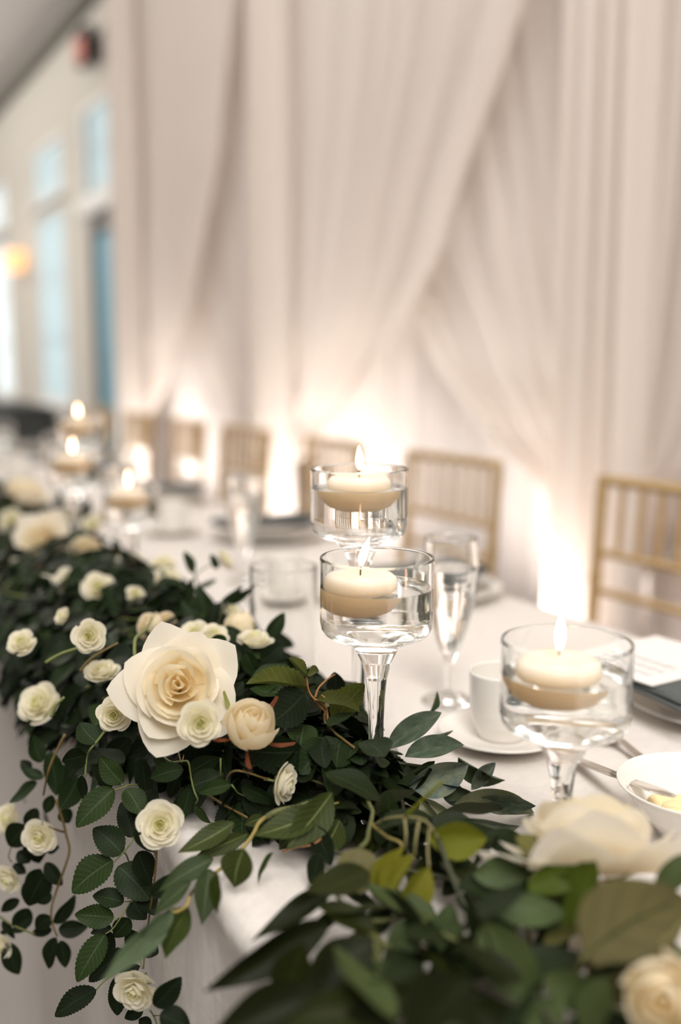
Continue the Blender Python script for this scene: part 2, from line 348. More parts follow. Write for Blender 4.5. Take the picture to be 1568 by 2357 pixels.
# ------------------------------------------------------------------ drapery
ZT = 4.42
def interp(tab, x):
    if x <= tab[0][0]: return tab[0][1]
    for (x0, y0), (x1, y1) in zip(tab, tab[1:]):
        if x <= x1:
            t = (x - x0) / (x1 - x0); t = t * t * (3 - 2 * t) * .35 + t * .65
            return y0 + (y1 - y0) * t
    return tab[-1][1]
def sheet(name, fn, nu, nv, mat, label, group):
    vs = [fn(i / nu, j / nv) for j in range(nv + 1) for i in range(nu + 1)]
    fs = [(j * (nu + 1) + i, j * (nu + 1) + i + 1, (j + 1) * (nu + 1) + i + 1, (j + 1) * (nu + 1) + i) for j in range(nv) for i in range(nu)]
    return tag(link(name, mesh(name, vs, fs, mat)), label, 'curtain', group)
def fold(u, n, ph, seed):
    return math.sin(2 * PI * n * u + ph + 1.3 * math.sin(2 * PI * (n * .31) * u + seed)) + .45 * math.sin(2 * PI * n * 2.3 * u + seed * 2.1)
BAYS = [(-.36, 2.36, 'nearest'), (2.36, 5.08, 'middle'), (5.08, 7.80, 'farthest')]
for bi, (ya, yb, nm) in enumerate(BAYS):
    sheet('curtain', lambda u, v, ya=ya, yb=yb, bi=bi: (2.605 + .026 * fold(u, 24, bi, bi + .5) * (.7 + .3 * v), ya + (yb - ya) * u + .01 * math.sin(40 * u), ZT - (ZT - .01) * v), 420, 24, VOILE2,
          f'straight pleated white curtain behind the crossed swags of the {nm} bay', 'straight back curtains')
# swag edge: fraction across the bay (0 at the tie side, 1 at the other side) against height
EDGE = [(.0, .09), (.45, .03), (.60, .10), (.72, .20), (.895, .33), (1.2, .47), (1.66, .62), (2.46, .79), (3.4, .91), (ZT, 1.0)]
for bi, (ya, yb, nm) in enumerate(BAYS):
    for side in (0, 1):
        w = yb - ya
        def fn(u, v, side=side, ya=ya, yb=yb, w=w, bi=bi):
            z = ZT - (ZT - .01) * (v ** .85)
            e = interp(EDGE, z); b = -.0 + .02 * min(1, z)
            q = b + (e - b) * u
            Y = yb - w * q if side == 0 else ya + w * q
            amp = .041 * (.35 + .65 * min(1, (z + .2) / 3.2)) * (.55 + .45 * u)
            X = (2.35 if side == 0 else 2.48) + amp * (fold(u ** .8, 9, bi * 2 + side, bi + side * 3.3) + .22 * math.sin(2 * PI * 31 * u + 3 * math.sin(7 * u))) - .03 * (1 - e) * math.exp(-((z - .46) / .35) ** 2)
            X -= .03 * max(0, (u - .86) / .14) ** 2
            return (X, Y, z)
        sheet('swag_curtain', fn, 220, 70, SHEER, f'sheer white swag of the {nm} bay ' + ('tied to its far column, in front' if side == 0 else 'tied to its near column, behind'), 'crossed sheer swags')
for ci, (yc, nm) in enumerate(((2.34, 'between the nearest and middle swag bays'), (4.80, 'between the middle and farthest swag bays'), (7.22, 'at the far end of the drapery beside the door'))):
    sheet('curtain_strip', lambda u, v, yc=yc, ci=ci: (2.20 + .040 * math.sin(2 * PI * 4 * u + ci) + .015 * math.sin(2 * PI * 9 * u + 1) + .03 * (2 * u - 1) ** 2, yc + (.165 + .03 * v) * (2 * u - 1), ZT - (ZT - .01) * v), 70, 16, SHEER,
          f'gathered vertical white curtain strip {nm}', 'gathered curtain columns')
for uy, nm in zip(UPL, ('behind the nearest chair', 'between the nearest two chairs', 'behind the fifth chair', 'by its far end')):
    u_ = empty('uplight', (2.03, uy, 0)); tag(u_, f'small black floor lamp shining up the drapery {nm}', 'lamp', 'floor uplights')
    link('lamp_body', mesh('lamp_body', *lathe([(0, .03), (.07, .03), (.08, .05), (.085, .14), (.075, .15), (.075, .135), (0, .13)], 24), BLACKP), u_)
    flatobj('lamp_foot', rbox(-.06, .06, -.06, .06, 0, .03, .005), BLACKP, u_)

# ------------------------------------------------------------------ tablecloth
TX0, TX1, TZ = .27, 1.125, .75
def cloth():
    prof = []
    prof += [('b', z) for z in (.015, .2, .4, .55, .66, .71)]
    for i in range(7):
        t = PI / 2 * i / 6; prof.append(('p', TX1 - .02 + .02 * math.cos(t), TZ - .02 + .02 * math.sin(t)))
    n = 34
    prof += [('t', TX1 - .02 + (TX0 + .022 - TX1 + .02) * i / n) for i in range(1, n)]
    for i in range(8):
        t = PI / 2 * i / 7; prof.append(('q', TX0 + .022 - .022 * math.sin(t), TZ - .022 + .022 * math.cos(t)))
    prof += [('f', z) for z in (.71, .69, .66, .62, .57, .5, .42, .32, .2, .1, .015)]
    ys = [-.8 + .05 * i for i in range(20)] + [.2 + .012 * i for i in range(110)] + [1.52 + .05 * i for i in range(104)]
    vs = []
    for y_ in ys:
        for p in prof:
            if p[0] in 'bf':
                z = p[1]; a = (TZ - z) / TZ
                o = .034 * a * (.35 + math.sin(y_ * 8.5 + .8 * math.sin(y_ * 3.1)) + .35 * math.sin(y_ * 23 + 2)) + .006 * math.sin(y_ * 31 + z * 6)  * min(1, a * 6)
                vs.append((TX0 - o if p[0] == 'f' else TX1 + .35 * o, y_, z))
            elif p[0] == 't':
                x = p[1]; vs.append((x, y_, TZ + .0007 * math.sin(13 * x + 5 * y_) + .0006 * math.sin(31 * y_ - 9 * x)))
            else:
                w_ = .003 * math.sin(y_ * 14 + 1) + .0015 * math.sin(y_ * 37)
                vs.append((p[1] + (w_ if p[0] == 'q' else -w_) * (1 if p[2] < TZ - .004 else .3), y_, p[2]))
    n = len(prof)
    fs = [(j * n + i, (j + 1) * n + i, (j + 1) * n + i + 1, j * n + i + 1) for j in range(len(ys) - 1) for i in range(n - 1)]
    return vs, fs
tc_ = link('tablecloth', mesh('tablecloth', *cloth(), CLOTH)); tag(tc_, 'floor length off white tablecloth covering the long head table', 'tablecloth')

# ------------------------------------------------------------------ candle holders
def holder(name, x, y, h, label):
    r = empty(name, (x, y, TZ + .001)); tag(r, label, 'candle holder', 'stemmed glass candle holders')
    b = h - .072                                   # underside of the bowl
    out = [(0, 0), (.040, 0), (.0425, .002), (.0415, .0045), (.030, .008), (.014, .016), (.0082, .030), (.0066, .06 if b > .11 else .045), (.0068, b * .55), (.0078, b - .055), (.0095, b - .038), (.0135, b - .022), (.0195, b - .010), (.0265, b - .002),
           (.036, b + .0003), (.0415, b + .0015), (.0460, b + .0045), (.0488, b + .009), (.05, b + .0155), (.05, h - .001), (.0496, h), (.0482, h), (.0478, h - .001)]
    inn = [(.0478, b + .0160), (.0468, b + .0115), (.0442, b + .0082), (.040, b + .0068), (.020, b + .0062), (0, b + .006)]
    link('glass_body', mesh('glass_body', *lathe(out + inn, 72), GLASS, sharp=True), r)
    return r, b
def water_part(r, b, level):
    w = [(0, b + .0058), (.020, b + .0060), (.0401, b + .0066), (.0444, b + .0080), (.0470, b + .0114), (.0480, b + .0160), (.0480, level + .0006), (.0470, level), (0, level)]
    link('water', mesh('water', *lathe(w, 72), WATER, sharp=True), r)
CAND = lathe([(0, 0), (.017, .0005), (.024, .004), (.030, .012), (.0325, .020), (.0328, .026), (.0315, .031), (.0285, .0335), (.024, .0340), (.015, .0332), (0, .0325)], 48)
CANDM = mesh('wax', *CAND, WAX)
WICKM = mesh('wick', *tube([(0, 0, .031), (.0003, 0, .038), (.001, .0003, .044)], .0007, 6), WICK)
def flame_mesh(hh, lean):
    prof = [(0, 0), (.0018, .0012), (.0032, .005), (.0038, .009), (.0034, .0145), (.0022, .020), (.0009, .0245), (0, .0265)]
    vs, fs = lathe([(r_, z * hh / .0265) for r_, z in prof], 14)
    dx, dy = lean
    return mesh('flame', [(v[0] + dx * v[2] ** 1.4 * 4, v[1] + dy * v[2] ** 1.4 * 4, v[2]) for v in vs], fs, FLAME)
def candle(x, y, z, hh, lean, label):
    c = empty('floating_candle', (x, y, z)); tag(c, label, 'candle', 'lit floating candles')
    link('wax', CANDM, c); link('wick', WICKM, c)
    link('flame', flame_mesh(hh, lean), c, Matrix.Translation((.0008, 0, .0405)))
RX, RY = .8746, -.4848            # image right in table coordinates
SETS = [('tallest near', .5061, .8738, .3054, .020, 0.000, .0245, -.05, 'tallest glass candle holder of the near trio, standing behind the garland', 'candle floating in the tallest holder of the near trio'),
        ('middle near', .4413, .7305, .2437, .0265, -.0145, .026, .30, 'middle height glass candle holder with long stem rising from the garland beside the rosebud', 'candle drifted against the glass of the middle near holder, its flame leaning'),
        ('shortest near', .5093, .5619, .2008, .0255, -.006, .028, .02, 'shortest near glass candle holder standing behind the large ragged white rose', 'candle floating in the shortest near holder in front of the cup'),
        ('tallest far', .5541, 2.1653, .3050, .024, -.004, .026, 0, 'tallest holder of the far blurred trio', 'highest of the three far blurred candles'),
        ('middle far', .4749, 1.9077, .2500, .024, -.004, .026, .05, 'middle height holder of the far blurred trio', 'middle one of the three far blurred candles'),
        ('shortest far', .5293, 1.7314, .2000, .024, -.004, .028, 0, 'shortest holder of the far blurred trio, nearest of the three', 'lowest of the three far blurred candles')]
for nm, x, y, h, wl, off, fh, lean, lab, clab in SETS:
    r, b = holder('candle_holder', x, y, h, lab)
    lvl = h - wl; water_part(r, b, lvl)
    candle(x + RX * off, y + RY * off, TZ + .001 + lvl - .0225, fh, (RX * lean, RY * lean), clab)
# clear cylinder vase
vs_ = empty('glass_vase', (.529, 1.1013, TZ + .001)); tag(vs_, 'clear straight cylinder vase behind the garland, beside the tall candle holder', 'vase')
link('glass_body', mesh('glass_body', *lathe([(0, 0), (.040, 0), (.0425, .002), (.0425, .160), (.042, .161), (.0405, .161), (.04, .160), (.04, .012), (.038, .009), (0, .008)], 64), GLASS, sharp=True), vs_)

# ------------------------------------------------------------------ tableware
def flute(x, y, label):
    f = empty('champagne_flute', (x, y, TZ + .001)); tag(f, label, 'glass', 'water filled flutes at the place settings')
    out = [(0, 0), (.031, 0), (.033, .0015), (.030, .003), (.014, .006), (.006, .012), (.0048, .030), (.0055, .048), (.0105, .060), (.0165, .075), (.0255, .105), (.0325, .135), (.0345, .155), (.0340, .175), (.0325, .203), (.0318, .2045), (.0308, .203)]
    inn = [(.0324, .175), (.0329, .155), (.0310, .135), (.0240, .105), (.0150, .075), (.0080, .064), (0, .061)]
    link('glass_body', mesh('glass_body', *lathe(out + inn, 56), GLASS, sharp=True), f)
    link('water', mesh('water', *lathe([(0, .0608), (.0082, .0638), (.0152, .075), (.0242, .105), (.0312, .135), (.0331, .155), (.0329, .167), (.032, .1665), (0, .1665)], 56), WATER, sharp=True), f)
def cup_set(x, y, where):
    s = tag(link('saucer', mesh('saucer', *lathe([(0, .004), (.030, .003), (.032, 0), (.035, 0), (.037, .004), (.055, .009), (.068, .014), (.0692, .0155), (.068, .0165), (.054, .0125), (.034, .0075), (.026, .0072), (0, .0072)], 56), CHINA)), f'white china saucer under the cup {where}', 'saucer', 'saucers at the place settings')
    s.location = (x, y, TZ + .001)
    c = empty('cup', (x, y, TZ + .0085)); tag(c, f'plain white straight sided cup {where}', 'cup', 'white cups at the place settings')
    link('cup_body', mesh('cup_body', *lathe([(0, .003), (.022, .002), (.0235, 0), (.0255, 0), (.0265, .004), (.029, .010), (.0325, .018), (.0352, .030), (.0362, .060), (.0365, .073), (.0358, .0745), (.0345, .073), (.0340, .060), (.0330, .030), (.030, .019), (.024, .009), (0, .008)], 56), CHINA), c)
    hp = smooth_path([(.034, 0, .060), (.050, 0, .060), (.058, 0, .046), (.050, 0, .030), (.034, 0, .024)], 6)
    h = link('handle', mesh('handle', *tube(hp, .0035, 8), CHINA), c); h.rotation_euler = (0, 0, math.radians(-28))
def plate(name, x, y, z, rr, label, cat='plate', group=None):
    k = rr / .135
    o = link(name, mesh(name, *lathe([(0, .003), (.075 * k, .003), (.078 * k, 0), (.083 * k, 0), (.085 * k, .004), (.100 * k, .010), (.132 * k, .016), (.135 * k, .0175), (.133 * k, .019), (.100 * k, .0135), (.084 * k, .0075), (.07 * k, .0065), (0, .0065)], 64), CHINA))
    o.location = (x, y, z); return tag(o, label, cat, group)
def napkin(x, y, z, rz, label, L=.27, Wd=.10):
    vs, fs = [], []
    nl = []
    for q in range(3):
        n, m = 18, 8; off = len(vs); w_ = Wd * (1 - .05 * q); t0 = .004 * q
        top, bot = [], []
        for i in range(n + 1):
            for j in range(m + 1):
                u, v = i / n, j / m; xx = (u - .5) * L * (1 - .02 * q); taper = 1 - .75 * max(0, (u - .80) / .20)
                yy = (v - .5) * w_ * taper + .004 * math.sin(5 * u + q)
                zz = t0 + .0035 + .0025 * math.sin(7 * u + 2 * q) * math.sin(4 * v + q) - (.012 * max(0, (u - .8) / .2) ** 2)
                top.append((xx, yy, zz)); bot.append((xx, yy, zz - .0034))
        vs += top + bot; K_ = (n + 1) * (m + 1)
        for i in range(n):
            for j in range(m):
                a = off + i * (m + 1) + j; fs.append((a, a + m + 1, a + m + 2, a + 1)); fs.append((a + K_, a + K_ + 1, a + K_ + m + 2, a + K_ + m + 1))
        for i in range(n):
            for j in (0, m):
                a = off + i * (m + 1) + j; fs.append((a, a + K_, a + K_ + m + 1, a + m + 1))
        for j in range(m):
            for i in (0, n):
                a = off + i * (m + 1) + j; fs.append((a, a + 1, a + K_ + 1, a + K_))
    o = link('napkin', mesh('napkin', vs, fs, NAPK)); o.location = (x, y, z); o.rotation_euler = (0, 0, rz)
    return tag(o, label, 'napkin', 'slate napkins on the plates')
ORD = ['of the nearest setting, beside the short candle holder', 'of the second setting from the camera', 'of the third setting from the camera', 'of the fourth setting from the camera', 'of the fifth setting from the camera', 'of the sixth setting from the camera', 'of the seventh setting from the camera']
PY = [.775, 1.46, 2.13, 2.86, 3.56, 4.26, 4.96]
PX = [.972, .985, .985, .985, .985, .985, .985]
FL = [(.6873, .9663), (.7415, 1.7156), (.70, 2.36), (.70, 3.05), (.69, 3.77), (.70, 4.45), (.69, 5.16)]
CU = [(.66, .8266), (.7422, 1.542), (.805, 2.30), (.70, 2.93), (.70, 3.64), (.70, 4.33), (.70, 5.03)]
for i, (py, px_) in enumerate(zip(PY, PX)):
    plate('dinner_plate', px_, py, TZ + .001, .137, f'white dinner plate {ORD[i]}', group='dinner plates')
    plate('side_plate', px_ + .004, py + .002, TZ + .0195, .132 if i == 0 else .110, f'white upper plate of the stack {ORD[i]}', group='stacked upper plates')
    napkin(px_ + (-.012 if i == 0 else .005), py, TZ + .0405, math.radians(4 if i else -6), f'folded dark slate napkin on the plates {ORD[i]}', Wd=.14 if i == 0 else .11)
    flute(*FL[i], f'stemmed flute of water {ORD[i]}')
    cup_set(*CU[i], ORD[i])
cd = empty('menu_card', (.908, .845, TZ + .0535), math.radians(3)); tag(cd, 'white menu card with faint script lying on the nearest napkin', 'card')
flatobj('card_sheet', rbox(-.085, .085, -.07, .07, 0, .0012, .0004, 1), CARD, cd)
for q in range(3):
    pts = []
    for i in range(90):
        t = i / 89; pts.append((-.058 + q * .022 + .006 * math.sin(i * 1.15 + q) * (.6 + .4 * math.sin(i * .37 + q)), -.045 + .085 * t + .0022 * math.sin(i * 2.3), .0014))
    link('script_line', mesh('script_line', *tube(pts, .00045, 4), INK), cd)
# butter dish, cutlery
bd = tag(link('butter_dish', mesh('butter_dish', *lathe([(0, .004), (.028, .003), (.030, 0), (.034, 0), (.036, .005), (.050, .020), (.064, .040), (.0705, .0465), (.0695, .048), (.063, .0425), (.048, .024), (.034, .010), (0, .008)], 64), CHINA)), 'white flared china dish by the knife, at the edge of the picture', 'dish')
bd.location = (.676, .571, TZ + .001)
bt = []
for i in range(9):
    a_ = i * 2.4; rr_ = .006 + .0028 * i
    v_, f_ = lathe([(0, 0), (.011, .001), (.014, .006), (.011, .012), (.005, .014), (0, .0145)], 12)
    bt.append(([(v[0] + rr_ * math.cos(a_), v[1] + rr_ * math.sin(a_), v[2] + .003 * hsh(i, 1)) for v in v_], f_))
bo = tag(link('butter', mesh('butter', *join(*bt), FOOD)), 'pale yellow butter curls lying in the white dish', 'butter', kind='stuff'); bo.location = (.668, .578, TZ + .012)
def knife(p0, p1, label):
    r = empty('butter_knife'); p0, p1 = Vector(p0), Vector(p1); d = p1 - p0; L = d.length; y_ = d.normalized(); x_ = y_.cross(Vector((0, 0, 1))).normalized(); z_ = x_.cross(y_)
    r.matrix_world = Matrix(((x_.x, y_.x, z_.x, p0.x), (x_.y, y_.y, z_.y, p0.y), (x_.z, y_.z, z_.z, p0.z), (0, 0, 0, 1)))
    tag(r, label, 'knife')
    def blade(sts):
        vs, fs = [], []
        for (yy, w_, h_) in sts:
            vs += [(-w_, yy, 0), (-w_ * .6, yy, h_), (w_ * .6, yy, h_), (w_, yy, 0), (w_ * .6, yy, -h_), (-w_ * .6, yy, -h_)]
        for i in range(len(sts) - 1):
            for k_ in range(6):
                a = i * 6 + k_; b = i * 6 + (k_ + 1) % 6; fs.append((a, b, b + 6, a + 6))
        fs.append(tuple(range(6))); fs.append(tuple(len(vs) - 6 + k_ for k_ in range(6))[::-1]); return vs, fs
    link('handle', mesh('handle', *blade([(0, .0062, .0016), (.004, .0074, .002), (.05, .0066, .0022), (.09, .0048, .0024), (.115, .0034, .0022)]), STEEL), r)
    link('blade', mesh('blade', *blade([(.115, .0034, .0022), (.125, .004, .0014), (.14, .0085, .0008), (.18, .009, .0007), (.205, .006, .0005), (.212, .001, .0003)]), STEEL), r)
knife((.6917, .7474, TZ + .004), (.6209, .5419, TZ + .0565), 'slim steel knife with its tip resting across the white dish')
sp = empty('dessert_spoon', (.7628, .7771, TZ + .001)); tag(sp, 'steel spoon on the cloth seen past the short candle holder', 'spoon')
sp.rotation_euler = (0, 0, math.radians(168))
bs = []; bf = []
nb, mb = 14, 10
for i in range(nb + 1):
    for j in range(mb + 1):
        t = i / nb; s_ = 2 * j / mb - 1; w_ = .018 * math.sin(PI * min(1, max(0, t * .94 + .06)) ** .9) ** .6
        bs.append((s_ * w_, -.025 + .052 * t, .010 - .009 * (1 - s_ * s_) * math.sin(PI * t) ** .6))
for i in range(nb):
    for j in range(mb):
        a = i * (mb + 1) + j; bf.append((a, a + 1, a + mb + 2, a + mb + 1))
so = link('bowl', mesh('bowl', bs, bf, STEEL), sp); sm_ = so.modifiers.new('solid', 'SOLIDIFY'); sm_.thickness = .0012
def ribbon(sts):
    vs, fs = [], []
    for (yy, w_, zz, h_) in sts: vs += [(-w_, yy, zz - h_), (w_, yy, zz - h_), (w_, yy, zz + h_), (-w_, yy, zz + h_)]
    for i in range(len(sts) - 1):
        for k_ in range(4):
            a = i * 4 + k_; b = i * 4 + (k_ + 1) % 4; fs.append((a, b, b + 4, a + 4))
    fs.append((0, 1, 2, 3)); fs.append(tuple(len(vs) - 4 + k_ for k_ in range(4))[::-1]); return vs, fs
link('handle', mesh('handle', *ribbon([(.026, .003, .010, .001), (.034, .0036, .012, .001), (.06, .005, .008, .001), (.10, .0075, .004, .001), (.145, .0085, .0025, .001), (.15, .005, .0025, .001)]), STEEL, smooth=False), sp)

# ------------------------------------------------------------------ chairs
def bamboo(p0, p1, r, n=4):
    p0, p1 = Vector(p0), Vector(p1); k_ = 28
    return tube([p0.lerp(p1, i / k_) for i in range(k_ + 1)], lambda t: r * (1 + .28 * max(0, 1 - abs(((t * n) % 1) - .5) * 14)), 10)
def arc_rail(z, r, bow=.012, w=.193, x=.205):
    pts = [(x + bow * (1 - (2 * i / 16 - 1) ** 2), -w + 2 * w * i / 16, z) for i in range(17)]
    return tube(pts, r, 8)
def make_chair():
    c = empty('chiavari_chair')
    g = lambda n, vf: link(n, mesh(n, vf[0], vf[1], GOLD), c)
    lean = lambda z: .185 + (z - .45) * .055
    for s in (-1, 1):
        post = join(bamboo((.205, s * .19, 0), (lean(.45), s * .193, .45), .014), bamboo((lean(.45), s * .193, .45), (lean(.92), s * .195, .915), .0135, 5))
        g('rear_leg', post)
        g('front_leg', bamboo((-.20, s * .20, 0), (-.185, s * .195, .43), .014))
        g('side_stretcher', join(bamboo((-.19, s * .197, .16), (.20, s * .192, .16), .008), bamboo((-.19, s * .197, .27), (.195, s * .192, .27), .008)))
    g('front_stretcher', join(bamboo((-.193, -.197, .16), (-.193, .197, .16), .008), bamboo((-.19, -.197, .27), (-.19, .197, .27), .008)))
    g('top_rail', arc_rail(.905, .0125, x=lean(.905))); g('middle_rail', arc_rail(.742, .0095, x=lean(.742))); g('lower_rail', arc_rail(.655, .0095, x=lean(.655)))
    for i in range(6):
        yy = -.193 + .386 * (i + 1) / 7; bw = .012 * (1 - (yy / .193) ** 2)
        g('spindle', bamboo((lean(.742) + bw, yy, .742), (lean(.905) + bw, yy, .905), .0075, 3))
    g('seat_frame', rbox(-.205, .205, -.205, .205, .415, .445, .01))
    link('seat_cushion', mesh('seat_cushion', *rbox(-.20, .185, -.195, .195, .445, .485, .016, 3), CUSH), c)
    return c
chairs = [(1.38, 1.46), (1.38, 2.23), (1.385, 2.93), (1.38, 3.64), (1.38, 4.30), (1.38, 5.02), (1.38, 5.72)]
proto = make_chair()
ordn = ['gold bamboo style chair nearest the camera, cut by the frame edge', 'second gold bamboo style chair from the camera, behind the tall candle and the flute', 'third gold bamboo style chair from the camera, partly behind the tall candle glass', 'fourth gold bamboo style chair, behind the blurred flute', 'fifth gold bamboo style chair, beyond the blurred napkin', 'sixth gold bamboo style chair, in the glare of the far uplight', 'farthest visible gold bamboo style chair beside the door']
for i, (x, y) in enumerate(chairs):
    if i == 0: c = proto
    else:
        c = proto.copy(); COL.objects.link(c)
        for ch in proto.children: k_ = ch.copy(); COL.objects.link(k_); k_.parent = c
    c.location = (x, y, 0); c.rotation_euler = (0, 0, math.radians((0, 2, -2, 3, -1, 2, 0)[i]))
    tag(c, ordn[i], 'chair', 'gold chairs along the far side of the table')

